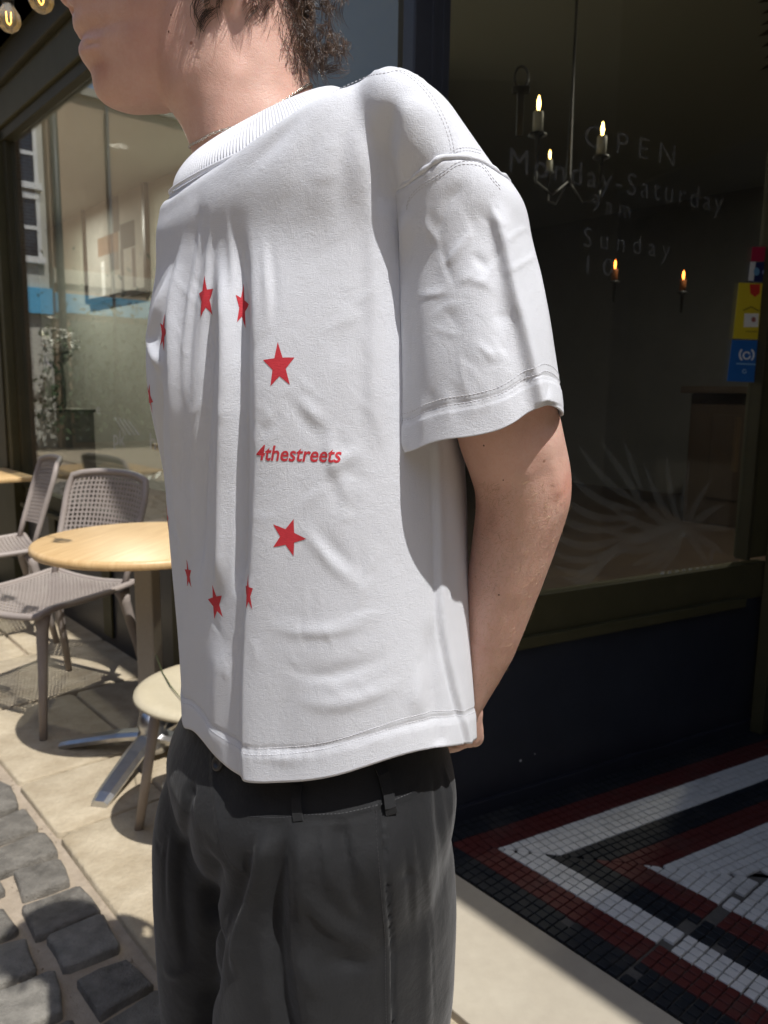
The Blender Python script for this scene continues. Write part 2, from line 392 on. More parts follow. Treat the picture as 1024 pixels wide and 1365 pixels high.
# shoulder seam, and the folded hem band
SEAM1 = [(444,116),(468,104),(500,93.5),(520,91),(540,93),(562,106),(582,128),(597,155),(607,182),(612,207)]
S.stroke([(x, y+1.5) for x, y in SEAM1], .0012, .0030, .0030, (0,0)); S.stroke([(x+2, y+.5) for x, y in SEAM1], -.0010, .0012, .0012, (0,0))
S.d += .0011/(1+np.exp((hgt-.0290)/.0007)) - .0009*np.exp(-((hgt-.0345)/.0016)**2) - .0006*np.exp(-((hgt-.0275)/.0012)**2)
ang_ = th*1.0; S.d += .00025*np.sin(th*90+6*np.sin(th*7))*np.exp(-((hgt-.030)/.010)**2)
S.apply()
sbvh = bvh_of(shirt_me)
# --- sleeve: a tube of cloth hanging from the seam
def arm_pt(phi, z, off=0.0):
    T = np.array(sorted(arm_t)); V = crom(T[:, 0], T[:, 1:], np.atleast_1d(z))
    e = 2.15; cph, sph = np.cos(phi), np.sin(phi)
    return np.stack([V[:, 0]+(V[:, 2]+off)*np.sign(cph)*np.abs(cph)**(2/e), V[:, 1]+(V[:, 3]+off)*np.sign(sph)*np.abs(sph)**(2/e), np.atleast_1d(z)], 1)
SEAM2 = [(180,541,268,.66),(205,546,254,.63),(228,562,238,.605),(250,588,222,.597),(266,608,209,.594),(280,625,207,.594),(297,642,211,.60),(315,655,228,.61),(335,668,243,.64),(360,675,254,.66)]
ph_k = np.radians([a[0]-360 for a in SEAM2]); zt_k = np.array([at(a[1], a[2], a[3]).z for a in SEAM2])
ph_k = np.concatenate([ph_k, np.radians([50, 90, 130])]); zt_k = np.concatenate([zt_k, [1.33, 1.315, 1.33]])
def z_top(p): return np.interp(p, ph_k, zt_k, period=2*PI)
def z_bot(p): return 1.183+.016*np.cos(p)-.013*np.sin(p)+.004*np.cos(2*p+.6)+.002*np.sin(5*p)+.005*np.exp(-((p+.85)/.5)**2)
NP_, NS_ = 300, 190
ph = np.linspace(-PI, PI, NP_, endpoint=False); rings = []
ztp = z_top(ph); 
for _ in range(4): ztp = (np.roll(ztp,1)+ztp*2+np.roll(ztp,-1))/4
def sleeve_pt(p, s, off=0.0):
    zt = np.interp(p, ph, ztp, period=2*PI); z = zt+(z_bot(p)-zt)*s
    return arm_pt(p, z, off)
for s in np.linspace(0, 1, NS_):
    hh = (1-s)*.24
    off = .0020 + .0022*math.exp(-((s-.1)/.09)**2) - .0035*math.exp(-(s*.24/.002)**2) + .0007/(1+math.exp((hh-.0265)/.0007)) - .0005*math.exp(-((hh-.0325)/.0014)**2)
    rings.append(sleeve_pt(ph, np.full(NP_, s), off))
vs, fs = rings_mesh(rings, False)
sleeve_me = mesh('sleeve', [vec3(v) for v in vs], [tuple(reversed(f)) for f in fs])
S2 = Sculpt(sleeve_me)
if (S2.no[:, :2]*(S2.co[:, :2]-np.array([arm_t[9][1], arm_t[9][2]]))).sum() < 0:
    sleeve_me.flip_normals(); S2 = Sculpt(sleeve_me)
S2.noise(.0018, 11, (1,1,.7), 3); S2.noise(.0009, 30, (1,1,.6), 8)
S2.stroke([(652,262),(668,320),(684,390),(700,450),(712,500),(722,546)], .0055, .0035, .010, (.3,0))
S2.stroke([(640,262),(655,320),(670,390),(685,450),(696,500),(705,550)], -.0030, .012, .008, (.4,0))
S2.stroke([(542,270),(541,350),(541,450),(541,590)], .0040, .006, .008, (.3,0))
S2.stroke([(575,250),(585,300),(580,350),(590,420),(600,520),(605,590)], -0.0012, 0.0115, 0.0112)
S2.stroke([(560,285),(575,310),(590,335)], 0.0012, 0.0029, 0.0040)
S2.stroke([(630,240),(605,262),(585,290)], -0.0019, 0.0072, 0.0080)
S2.stroke([(648,290),(620,320),(600,345),(575,362)], 0.0011, 0.0029, 0.0048)
S2.stroke([(625,335),(640,350),(655,362)], -0.0014, 0.0036, 0.0040)
S2.stroke([(600,380),(625,372),(650,380),(665,400)], 0.0012, 0.0036, 0.0048)
S2.stroke([(550,395),(580,392),(605,385)], 0.0009, 0.0029, 0.0040)
S2.stroke([(660,370),(668,420),(672,470)], -0.0016, 0.0065, 0.0064)
S2.stroke([(630,455),(650,470),(662,490)], 0.0011, 0.0029, 0.0032)
S2.stroke([(640,395),(632,440),(636,500),(640,560)], 0.0011, 0.0086, 0.0096)
creases(S2, 26, 560, 700, 270, 500, .0006, .9)
S2.stroke([(708,300),(722,380),(734,460),(742,520)], .0012, .008, .008)
for k in range(9):
    x0 = 556+k*18+rng.uniform(-4, 4); S2.stroke([(x0, 515-k*3.2), (x0+rng.uniform(-5, 5), 545-k*3.5), (x0+rng.uniform(-4, 4), 590-k*5)], .0007*rng.choice([-1, 1]), .005, .005)
S2.apply(); slbvh = bvh_of(sleeve_me)
# far sleeve mirrors the near one
c2 = co_of(sleeve_me); d2 = c2[:, :2]-np.array(N0); dl = d2@np.array([Lv.x, Lv.y]); c3 = c2.copy()
c3[:, :2] = np.array(N0)+(d2-2*dl[:, None]*np.array([[Lv.x, Lv.y]]))*.9
# --- cloth material
def cloth_mat(name, col, rib=False):
    m = mat(name, col, .82); N = NT(m); N.p.inputs['Sheen Weight'].default_value = .12; N.p.inputs['Specular IOR Level'].default_value = .25
    v = N.coord('Object')
    v1 = N.coord('Object', (1,1,6)); v2 = N.coord('Object', (7,7,1))
    a = N.noise(v1, 260, 5, .7); b = N.noise(v2, 170, 4, .65); f = N.noise(v, 1400, 2, .5)
    big = N.noise(v, 9, 4, .55, .6)
    h = N.math('ADD', N.math('MULTIPLY', a, .55), N.math('ADD', N.math('MULTIPLY', b, .3), N.math('MULTIPLY', f, .35)))
    n1 = N.bump(h, .6, .0012)
    wr = N.noise(N.coord('Object', (1,1,.8), (0,0,.4)), 60, 7, .68, 1.6)
    n2 = N.bump(wr, .17, .0035, n1)
    n3 = N.bump(big, .12, .012, n2); N.setn(n3)
    N.setc(N.mix(N.math('MULTIPLY', a, .35), tuple(k*.97 for k in col), tuple(min(1, k*1.03) for k in col)))
    # a little light comes through the jersey
    tr = N.n('BsdfTranslucent'); tr.inputs[0].default_value = (*col, 1); mx = N.n('MixShader'); mx.inputs[0].default_value = .10
    N.l(N.p.outputs[0], mx.inputs[1]); N.l(tr.outputs[0], mx.inputs[2]); N.l(mx.outputs[0], N.t.nodes['Material Output'].inputs[0])
    return m
M_shirt = cloth_mat('white_jersey', (.78,.80,.85)); M_thread = mat('shaded_thread', (.60,.60,.63), .7)  # white thread greyed: contact shade round the stitches is put into its colour
t_shirt = link('t_shirt', shirt_me, M_shirt, person, world=True)
md = t_shirt.modifiers.new('thickness', 'SOLIDIFY'); md.thickness = .0012; md.offset = -1
for me_, far in ((sleeve_me, False), (None, True)):
    if far:
        me_ = sleeve_me.copy(); set_co(me_, c3); me_.flip_normals()
    so_ = link('sleeve', me_, M_shirt, t_shirt); 
    md = so_.modifiers.new('thickness', 'SOLIDIFY'); md.thickness = .0014; md.offset = -1
# --- ribbed collar
def collar_pt(t, s, off=0.0):
    """s: 0 at the seam, 1 at the top edge"""
    a = .1065-.035*s+off; b = .0885-.0245*s+off; zc = 1.4480+.0275*s; zf = -.033-.006*(1-s)
    ct, st = np.cos(t), np.sin(t); l = a*ct; q = b*st
    cx = COLC[0]; cy = COLC[1]
    z = zc+.004*ct**2+zf*st+0*l
    if DZC is not None: z = z+np.interp(t, DZC[0], DZC[1], period=2*PI)*max(0, min(1, 1-s))**1.4
    return np.stack([cx+l*Lv.x+q*Fv.x, cy+l*Lv.y+q*Fv.y, z], 1)
COLC = (-.116, .785); DZC = None
_t = np.linspace(0, 2*PI, 180, endpoint=False); _z = []
for t in _t:
    p = collar_pt(np.array([t]), 0.0)[0]; h = sbvh.ray_cast(Vector((p[0], p[1], 1.7)), Vector((0,0,-1))); _z.append((h[0].z-p[2]+.0006) if h[0] is not None and abs(h[0].z-p[2]) < .07 else 0.0)
_z = np.array(_z)
for _ in range(6): _z = (np.roll(_z, 1)+2*_z+np.roll(_z, -1))/4
DZC = (_t, _z)
NC = 1560; tC = np.linspace(0, 2*PI, NC, endpoint=False); rC = []
for s in [-.3, -.15]+list(np.linspace(0, 1, 22)):
    if s < 0: q_ = collar_pt(tC, 0, -.001+s*.02); q_[:, 2] += s*.03; rC.append(q_); continue
    rib_ = .00035*np.cos(tC*NC/8)*1.9*(1 if s < .97 else 0)
    bulge = .0064*math.sin(PI*min(1, .08+s*.92))**.6 - .004*(1-s)**5
    rC.append(collar_pt(tC, s, bulge+rib_))
for k, s in enumerate((1.01, 1.0, .9, .75)): rC.append(collar_pt(tC, s, -.0018-.001*k))
vs, fs = rings_mesh(rC, False); collar_me = mesh('collar', [vec3(v) for v in vs], fs)
bmx = bmesh.new(); bmx.from_mesh(collar_me); bmesh.ops.recalc_face_normals(bmx, faces=bmx.faces); bmx.to_mesh(collar_me); bmx.free()
link('collar', collar_me, M_shirt, t_shirt)
# --- stitching
def dashes(b, P, Nn, ln=.0021, gap=.0011, r=.00034, lift=.0002):
    P = np.array(P); seg = np.linalg.norm(np.diff(P, axis=0), axis=1); L = np.concatenate([[0], np.cumsum(seg)]); s = 0
    while s+ln < L[-1]:
        a = np.array([np.interp(s, L, P[:, k]) for k in range(3)]); e = np.array([np.interp(s+ln, L, P[:, k]) for k in range(3)]); n = np.array([np.interp(s, L, np.array(Nn)[:, k]) for k in range(3)])
        if np.linalg.norm(e-a) > ln*.5: b.tube([vec3(a+n*lift*.3), vec3((a+e)/2+n*lift), vec3(e+n*lift*.3)], [r*.7, r, r*.7], 4)
        s += ln+gap
def seen_line(bvh, px, n=200):
    P = np.array(px, float); k = np.arange(len(P)); q = crom(k, P, np.linspace(0, len(P)-1, n)); A, B = [], []
    for x, y in q:
        h = bvh.ray_cast(CP, ray(x, y).normalized())
        if h[0] is not None: A.append(np.array(h[0])); B.append(np.array(h[1]))
    return A, B
st = MB()
for dh in (.0285, .0345):
    A, B = [], []
    for t in np.linspace(-PI, PI, 500):
        d = Vector((math.cos(t), math.sin(t), 0)); o = Vector((ax[0], ax[1], float(hem_z(t))+dh))
        h = sbvh.ray_cast(o+d*.5, -d)
        if h[0] is not None: A.append(np.array(h[0])); B.append(np.array(h[1]))
    dashes(st, A, B)
    A, B = [], []
    for t in np.linspace(-PI, PI, 400):
        zt = np.interp(t, ph, ztp, period=2*PI); s = 1-dh*.93/(zt-z_bot(t)); p = sleeve_pt(np.array([t]), np.array([s]), .0)[0]
        cc = np.array([arm_slice(p[2])[0], arm_slice(p[2])[1], p[2]]); d = p-cc; d /= np.linalg.norm(d)
        h = slbvh.ray_cast(vec3(p+d*.05), vec3(-d))
        if h[0] is not None: A.append(np.array(h[0])); B.append(np.array(h[1]))
    dashes(st, A, B)
for off in ((-5, 1), (-9, 2)):
    A, B = seen_line(sbvh, [(x+off[0]*min(1, i/4), y+off[1]+(5 if i < 4 else 0)) for i, (x, y) in enumerate(SEAM1)]); dashes(st, A, B)
sm = [(a[1], a[2]) for a in SEAM2]
for off in (-6, -10):
    A, B = seen_line(sbvh, [(x, y+off) for x, y in sm[1:7]]); dashes(st, A, B)
for off in (8, 12):
    A, B = seen_line(slbvh, [(x+1, y+off) for x, y in sm[:-1]]); dashes(st, A, B)
A, B = [], []
for t in np.linspace(0, 2*PI, 420):
    p = collar_pt(np.array([t]), -.10)[0]; h = sbvh.ray_cast(Vector((p[0], p[1], 1.6)), Vector((0,0,-1)))
    if h[0] is not None: A.append(np.array(h[0])); B.append(np.array(h[1]))
dashes(st, A, B)
st.build('stitching', M_thread, t_shirt, kind='stuff')
# seam roll where the sleeve is set in
roll = MB(); P = []
for t in np.linspace(-PI, PI, 160, endpoint=False): P.append(vec3(sleeve_pt(np.array([t]), np.array([0.0]), .0012)[0]))
roll.tube(P, [.0021+.0006*math.sin(i*.9)*math.sin(i*.23) for i in range(160)], 8, close=True); roll2 = MB(); roll2.tube([vec3(collar_pt(np.array([t]), .0, .0030)[0]) for t in np.linspace(0, 2*PI, 140, endpoint=False)], .0016, 8, close=True); roll2.build('neck_seam', M_shirt, t_shirt, True)
roll.build('seam', M_shirt, t_shirt, True)
# --- the red print
def print_mat():
    m = mat('red_print', (.58,.028,.045), .75); N = NT(m); v = N.coord('Object')
    g = N.noise(N.coord('Object', (1,1,5)), 300, 4, .7); N.setc(N.ramp(g, [(.3,(.50,.022,.036)),(.75,(.66,.045,.060))])); N.setn(N.bump(g, .4, .0008)); return m
M_print = print_mat()
def project_print(verts2, tris, px, py, name, width=None, lift=.00028, xs=None, rot=0):
    """lays a flat print (metres) on the cloth round the point seen at px, py"""
    h = (None,)
    while h[0] is None: h = sbvh.ray_cast(CP, ray(px, py).normalized()); px += 1.5
    P, n = h[0], Vector((h[1].x, h[1].y, 0)).normalized()
    acc = Vector((0,0,0))
    for dx in (-14,-7,0,7,14):
        for dy in (-12,0,12):
            q = sbvh.ray_cast(CP, ray(px+dx, py+dy).normalized())
            if q[0] is not None and (q[0]-P).length < .05: acc += q[1]
    n = Vector((acc.x, acc.y, acc.z*.3)).normalized()
    t1 = Vector((0,0,1)).cross(n).normalized(); t2 = n.cross(t1)
    if t1.dot(_r) < 0: t1 = -t1
    if width is not None:
        w0 = max(v[0] for v in verts2)-min(v[0] for v in verts2); z = (P-CP).dot(_f); want_ = width/FPX*z; k = want_/max(1e-4, w0*abs(t1.dot(_r))); k = min(k, 1.45)
    else: k = 1
    out = []
    for (x, y) in verts2:
        p = P+t1*x*k+t2*y; q = sbvh.ray_cast(p+n*.03, -n, .08)
        if q[0] is None: q = sbvh.find_nearest(p)
        nn_ = q[1] if q[1].dot(n) > 0 else -q[1]
        out.append(q[0]+nn_*lift)
    return mesh(name, out, tris)
def star2(R, rot, sub=5):
    pts = [(R*(1 if i % 2 == 0 else .42)*math.sin(rot+i*PI/5), R*(1 if i % 2 == 0 else .42)*math.cos(rot+i*PI/5)) for i in range(10)]
    bm = bmesh.new(); c0 = bm.verts.new((0,0,0)); vv = [bm.verts.new((*p, 0)) for p in pts]
    for i in range(10): bm.faces.new((c0, vv[i], vv[(i+1) % 10]))
    bmesh.ops.subdivide_edges(bm, edges=bm.edges[:], cuts=sub, use_grid_fill=True); bmesh.ops.triangulate(bm, faces=bm.faces[:])
    bm.verts.index_update(); r = [(v.co.x, v.co.y) for v in bm.verts], [tuple(v.index for v in f.verts) for f in bm.faces]; bm.free(); return r
STARS = [(273,397,-.08,.019,23,'star below the collar'),(323,409,.2,.019,17,None),(218,444,.25,.0178,18,None),(200,530,.55,.016,30,None),(372,488,-.06,.019,43,None),(384,716,.35,.0172,46,None),(331,791,.0,.018,15,None),(288,804,-.25,.018,25,None),(251,766,-.1,.0155,15,None),(219,690,.2,.0155,14,None)]
for x, y, r_, R_, w_, _l in STARS:
    v2, tr = star2(R_, r_); link('star_print', project_print(v2, tr, x, y, 'star_print', w_), M_print, t_shirt, smooth=True)
def text_mesh(body, size, shear=0.0, offset=0.0, spacing=1.0, extrude=0.0):
    cu = bpy.data.curves.new('t', 'FONT'); cu.body = body; cu.size = size; cu.shear = shear; cu.offset = offset; cu.space_character = spacing; cu.align_x = 'CENTER'; cu.align_y = 'CENTER'; cu.extrude = extrude; cu.resolution_u = 3
    o = bpy.data.objects.new('t', cu); COL.objects.link(o); dg = bpy.context.evaluated_depsgraph_get(); me = bpy.data.meshes.new_from_object(o.evaluated_get(dg)); bpy.data.objects.remove(o); bpy.data.curves.remove(cu); return me
tm = text_mesh('4thestreets', .018, .25, .0003, 1.0); bmx = bmesh.new(); bmx.from_mesh(tm)
bmesh.ops.triangulate(bmx, faces=bmx.faces[:]); bmesh.ops.subdivide_edges(bmx, edges=[e for e in bmx.edges if e.calc_length() > .002], cuts=2); bmesh.ops.triangulate(bmx, faces=bmx.faces[:]); bmx.verts.index_update()
v2 = [(v.co.x, v.co.y) for v in bmx.verts]; tr = [tuple(v.index for v in f.verts) for f in bmx.faces]; bmx.free()
link('lettering', project_print(v2, tr, 396, 606, 'lettering', 117), M_print, t_shirt)
# ================================================================== body: one continuous figure
parts = []
tb = stack([(.84,tor[1][1]-.015,.85,.125,.080,ANG),(.95,tor[2][1],.84,.145,.095,ANG),(1.05,tor[3][1],.835,.140,.10,ANG),(1.15,tor[4][1],.83,.155,.105,ANG),(1.25,tor[5][1],.822,.165,.11,ANG),(1.33,-.10,.80,.160,.10,ANG),(1.385,-.112,.79,.140,.078,ANG),(1.42,-.116,.786,.09,.06,ANG),(1.44,-.116,.785,.045,.045,ANG)], 64, 50)
parts.append(tb)
# legs
hipc = Vector((tor[0][1], .85, 0))
for sgn in (1, -1):
    o = hipc+Lv*.075*sgn
    parts.append(tube_solid([(o.x, o.y, .84), (o.x, o.y, .70), (o.x+Lv.x*.02*sgn, o.y+Lv.y*.02*sgn, .46), (o.x+Lv.x*.03*sgn, o.y+Lv.y*.03*sgn, .30), (o.x+Lv.x*.035*sgn, o.y+Lv.y*.035*sgn, .09)], [.062,.070,.055,.050,.036], 20))
# neck: seen front edge and back edge
def prof(px, Y=.80): return [at(x, y, Y) for x, y in px]
neck = []
for xf, xb, y, w_ in ((262,452,225,.064),(252,446,190,.061),(240,440,165,.060),(226,432,145,.060),(214,424,120,.061),(205,418,80,.062),(205,412,40,.062),(210,410,0,.06)):
    a, b = at(xf, y, .79), at(xb-8, y, .79); neck.append((a.z, (a.x+b.x)/2, .79, abs(b.x-a.x)/2, w_, 0.02))
neck.append((1.40, neck[0][1]+.004, .79, neck[0][3]+.012, .072, .02))
parts.append(stack(neck, 64, 60))
# head: horizontal slices; fx is the profile of the face, bx the back, w the half width
FACE = [(148,166),(144.5,150),(139,139),(131,131),(121,127),(111,126),(103,125.5),(96,121),(90,116.5),(85,112.5),(79,109),(73,107.5),(67,110),(62.5,116),(59,118.5),(55.5,115),(50,105.5),(44,101.5),(38,101),(32,102.5),(27,101)]
fl = [(at(x, y, .80).z, at(x, y, .80).x) for y, x in FACE]
zc_, xc_ = fl[0]; zt_, xt_ = fl[-1]
fl += [(zt_+.006, xt_-.004),(zt_+.020, xt_-.001),(zt_+.030, xt_+.003),(zt_+.038, xt_+.008),(zt_+.052, xt_+.004),(zt_+.075, xt_+.004),(zt_+.10, xt_+.016),(zt_+.125, xt_+.045),(zt_+.140, xt_+.085)]
fl = sorted(fl); FZ = [a for a, _ in fl]; FX = [b for _, b in fl]
z0 = FZ[0]
def jaw_back(z):       # underside of the jaw rises towards the ear, then the skull takes over
    t = np.interp(z, [z0, z0+.004, z0+.012, z0+.028, z0+.045, z0+.07, z0+.10, z0+.14, z0+.18, z0+.205], [xc_+.012, xc_+.045, xc_+.075, xc_+.105, xc_+.128, xc_+.155, xc_+.178, xc_+.186, xc_+.17, xc_+.13])
    return t
def face_w(z): return np.interp(z, [z0, z0+.004, z0+.012, z0+.028, z0+.05, z0+.075, z0+.10, z0+.13, z0+.16, z0+.19, z0+.21], [.014,.024,.034,.046,.055,.062,.067,.073,.074,.060,.03])
hr = []
zs = np.concatenate([np.linspace(z0, z0+.125, 110), np.linspace(z0+.127, FZ[-1], 40)])
for z in zs:
    xf = float(np.interp(z, FZ, FX)); xb = float(jaw_back(z)); w_ = float(face_w(z)); n = 96
    t = np.linspace(0, 2*PI, n, endpoint=False); ct, stt = np.cos(t), np.sin(t)
    lip = math.exp(-((z-(z0+.055))/.03)**2)
    u = (1-ct)/2                                        # 0 front .. 1 back
    # blunt face, fuller at the cheeks
    wy = w_*np.sign(stt)*np.abs(stt)**.80*(.80+.34*u-.12*u*u)
    x = xf+(xb-xf)*u**1.0
    hr.append(np.stack([x, .80+wy, np.full(n, z)], 1))
top = hr[-1].mean(0); hr.append(top+(hr[-1]-top)*.6+np.array([0,0,.010])); hr.append(top+(hr[-1]-top)*.1+np.array([0,0,.004]))
parts.append(rings_mesh(hr))
# nose, nostril wings, lips, brow, ears
nx = FX[FZ.index(zt_)] ; nz = zt_
tip = at(77, 2, .80)
parts.append(tube_solid([(xt_+.012, .80, nz+.075), (xt_-.006, .80, nz+.045), (tip.x+.010, .80, tip.z+.016), (tip.x+.0125, .80, tip.z+.006)], [.007,.009,.0115,.0115], 20))
for sg in (-1, 1):
    parts.append(tube_solid([(tip.x+.012, .80+sg*.008, tip.z+.002), (tip.x+.022, .80+sg*.014, tip.z+.003), (tip.x+.030, .80+sg*.0155, tip.z+.008)], [.0062,.0068,.005], 14))
    e = Vector((xc_+.118, .80+sg*.070, z0+.083))
    parts.append(tube_solid([e+Vector((.004, sg*.002, -.022)), e+Vector((.012, sg*.010, -.012)), e+Vector((.024, sg*.016, .012)), e+Vector((.022, sg*.017, .034)), e+Vector((.006, sg*.010, .044)), e+Vector((-.004, sg*.003, .030))], [.0055,.0052,.0042,.0042,.0042,.004], 12))
    parts.append(tube_solid([e+Vector((-.002, 0, -.018)), e+Vector((.010, sg*.006, 0)), e+Vector((.012, sg*.008, .028))], [.006,.007,.006], 12))
# arms
def arm_chain(sh, el, wr, sg):
    m1 = sh.lerp(el, .5); 
    return tube_solid([sh, sh.lerp(el, .35), sh.lerp(el, .72), el, el.lerp(wr, .22), el.lerp(wr, .6), wr], [.052,.047,.0435,.0405,.0415,.0345,.0245], 28)
SH = at(600, 190, .665); EL = at(702, 652, .69); WR = at(622, 925, .83)
ARMP = [(585,260,.668,.033),(640,400,.668,.040),(675,560,.680,.0452),(689,610,.695,.0452),(697,652,.705,.0442),(690,700,.715,.0410),(670,780,.735,.0360),(648,860,.757,.0300),(627,915,.778,.0235),(617,935,.787,.0225)]
ap = [at(x, y, Y) for x, y, Y, r in ARMP]; parts.append(tube_solid(ap, [r for *_, r in ARMP], 32, 6))
eo = at(729, 648, .715); parts.append(tube_solid([eo+Vector((-.006,0,.012)), eo, eo+Vector((-.010,.005,-.020))], [.017,.0165,.015], 16))
# near hand: palm and five curled fingers behind the back
def hand(wrist, knx, flexdir, side, s=1.0):
    """wrist point, knuckle-row centre, direction the fingers curl to, and across the palm (towards the thumb)"""
    W, K, Fd, A = Vector(wrist), Vector(knx), Vector(flexdir).normalized(), Vector(side).normalized(); D = (K-W).normalized(); out = []
    for i in range(4):
        k = K+A*(.030-.020*i)*s; out.append(tube_solid([W+A*(.012-.008*i)*s, W.lerp(k, .5)+A*.002, k], [.0155*s,.0150*s,.0118*s], 16))
        L = (.040,.045,.041,.033)[i]*s; r = (.0088,.0090,.0086,.0076)[i]*s
        a = k+(D*.50+Fd*.80)*L; b = a+(Fd*.95-D*.25)*L*.68; c = b+(Fd*.35-D*.85)*L*.5
        out.append(tube_solid([k, k.lerp(a, .5)-Fd*.001, a, b, c], [r*1.15, r*1.02, r*1.05, r*.95, r*.80], 14))
    a = W+A*.022*s+D*.022*s; b = a+A*.016*s+D*.022*s+Fd*.012*s; c = b+D*.022*s+Fd*.012*s-A*.002*s; d = c+D*.018*s+Fd*.010*s-A*.006*s
    out.append(tube_solid([W+A*.008*s, a, b, c, d], [.016*s,.0145*s,.0112*s,.0098*s,.0080*s], 16)); return out
parts += hand(at(618,938,.792), at(622,984,.822), Vector((-.9,.35,-.1)), Vector((.35,.7,-.3)), .98)
# far arm, mirrored, its hand behind the back too
fp = [Vector((-.165,.895,1.35)), Vector((-.15,.94,1.25)), Vector((-.13,.98,1.12)), Vector((-.07,.98,1.02)), Vector((.0,.93,.94)), Vector((.035,.90,.905))]
parts.append(tube_solid(fp, [.036,.038,.040,.036,.028,.023], 24))
parts += hand(fp[-1], Vector((.055,.905,.855)), Vector((-.2,.5,-.5)), Vector((.5,.3,.4)), .85)
body_me = remesh(parts, .0023, 16, .5, 'body')
print('body verts', len(body_me.vertices))
B = Sculpt(body_me)
# mouth line, lip relief, nostril, jaw and neck tendon
B.stroke([(117,58.5),(122,58),(130,57),(137,56)], -.0026, .0022, .0022, (0,.9))
B.stroke([(104,50),(110,52),(120,54),(130,55)], .0010, .003, .003, (0,.9))
B.stroke([(110,70),(116,68),(126,63),(133,60)], .0016, .004, .004, (0,.9))
B.stroke([(122,84),(130,82),(138,76)], -.0014, .006, .006, (0,.9))
B.stroke([(88,14),(94,13),(99,14)], -.0045, .0030, .0030, (.6,.6))
B.stroke([(106,18),(118,30),(128,42),(134,54)], -.0012, .006, .009, (.4,.6))
B.stroke([(330,70),(310,110),(296,150),(282,200)], .0030, .010, .014, (.6,.2))
B.stroke([(345,70),(330,120),(318,165),(305,195)], -.0016, .010, .012, (.6,.3))
B.stroke([(232,140),(238,155),(250,180),(262,205)], .0010, .006, .006)
B.stroke([(295,25),(275,70),(245,105),(215,128)], .0018, .012, .010, (.5,.5))
B.stroke([(700,610),(690,650),(668,700),(655,740)], .0014, .012, .016, (.5,.5))
B.stroke([(735,610),(742,640),(744,668)], .0012, .006, .006, (.5,.5))
B.noise(.0006, 40); B.apply()
def skin_mat():
    m = mat('skin', (.52,.29,.20), .48); N = NT(m); p = N.p
    p.inputs['Subsurface Weight'].default_value = .22; p.inputs['Subsurface Radius'].default_value = (.9,.32,.16); p.inputs['Subsurface Scale'].default_value = .008
    p.inputs['Specular IOR Level'].default_value = .35
    v = N.coord('Object'); big = N.noise(v, 22, 4, .6); fine = N.noise(v, 330, 4, .6); pore = N.n('TexVoronoi', i_Scale=900); N.l(v, pore.inputs['Vector'])
    c = N.ramp(big, [(.28,(.60,.36,.285)),(.5,(.68,.43,.345)),(.72,(.72,.48,.39))])
    c = N.mix(N.math('MULTIPLY', N.ramp(fine, [(.35,(0,0,0)),(.7,(1,1,1))]), .25), c, (.62,.30,.22))
    spots = N.n('TexVoronoi', i_Scale=24, feature='F1'); N.l(v, spots.inputs['Vector'])
    c = N.mix(N.ramp(spots.outputs['Distance'], [(0,(1,1,1)),(.03,(.9,.9,.9)),(.055,(0,0,0))]), c, (.30,.13,.08))
    # redness of lips, cheek and elbow
    def blob(px, py, Y, r, col, c, k=.6):
        P = at(px, py, Y); g = N.n('NewGeometry'); d = N.n('VectorMath', operation='DISTANCE'); N.l(g.outputs['Position'], d.inputs[0]); d.inputs[1].default_value = P
        f = N.n('MapRange', i_1=0.0, i_2=r, i_3=k, i_4=0.0); f.interpolation_type = 'SMOOTHSTEP'; N.l(d.outputs['Value'], f.inputs[0])
        nz_ = N.noise(v, 140, 4, .6); ff = N.math('MULTIPLY', f.outputs[0], N.math('ADD', .45, nz_)); return N.mix(ff, c, col)
    c = blob(118, 60, .792, .016, (.50,.16,.13), c, .85); c = blob(130, 88, .77, .020, (.42,.17,.12), c, .45); c = blob(150, 112, .765, .008, (.50,.17,.12), c, .5)
    c = blob(85, 0, .79, .018, (.60,.24,.18), c, .5); c = blob(752, 650, .68, .03, (.62,.24,.17), c, .5); c = blob(200, 40, .735, .05, (.58,.26,.19), c, .4)
    N.setc(c)
    n1 = N.bump(pore.outputs['Distance'], .25, .0006); n2 = N.bump(fine, .22, .0012, n1); N.setn(N.bump(big, .2, .003, n2))
    N.setr(N.ramp(fine, [(.3,(.40,)*3),(.7,(.58,)*3)]))
    return m
M_skin = skin_mat()
link('body', body_me, M_skin, person, world=True)
bbvh = bvh_of(body_me)
# eyes
for sg in (-1, 1):
    b = MB(); b.lathe([(max(.0004, .0115*math.sin(x)), .0115*math.cos(x)) for x in np.linspace(.03, PI-.03, 12)], (xt_+.030, .80+sg*.031, nz+.043), 20)
    ey = b.build('eye', mat('eye_white', (.70,.68,.66), .2), person, True, world=True)
    b = MB(); ec = Vector((xt_+.030-.0104, .80+sg*.031, nz+.043)); b.lathe([(.0001,.0013),(.0022,.0012),(.0050,.0004),(.0052,-.001)], ec, 20, Vector((-1,0,0)).to_track_quat('Z','Y').to_matrix()); b.build('iris', mat('brown_iris', (.06,.03,.015), .15), ey, True)
    lid = MB(); lid.lathe([(max(.0004, .0125*math.sin(x)), .0125*math.cos(x)) for x in np.linspace(.03, 1.25, 8)], (xt_+.0305, .80+sg*.031, nz+.043), 20); lid.build('eyelid', M_skin, ey, True)
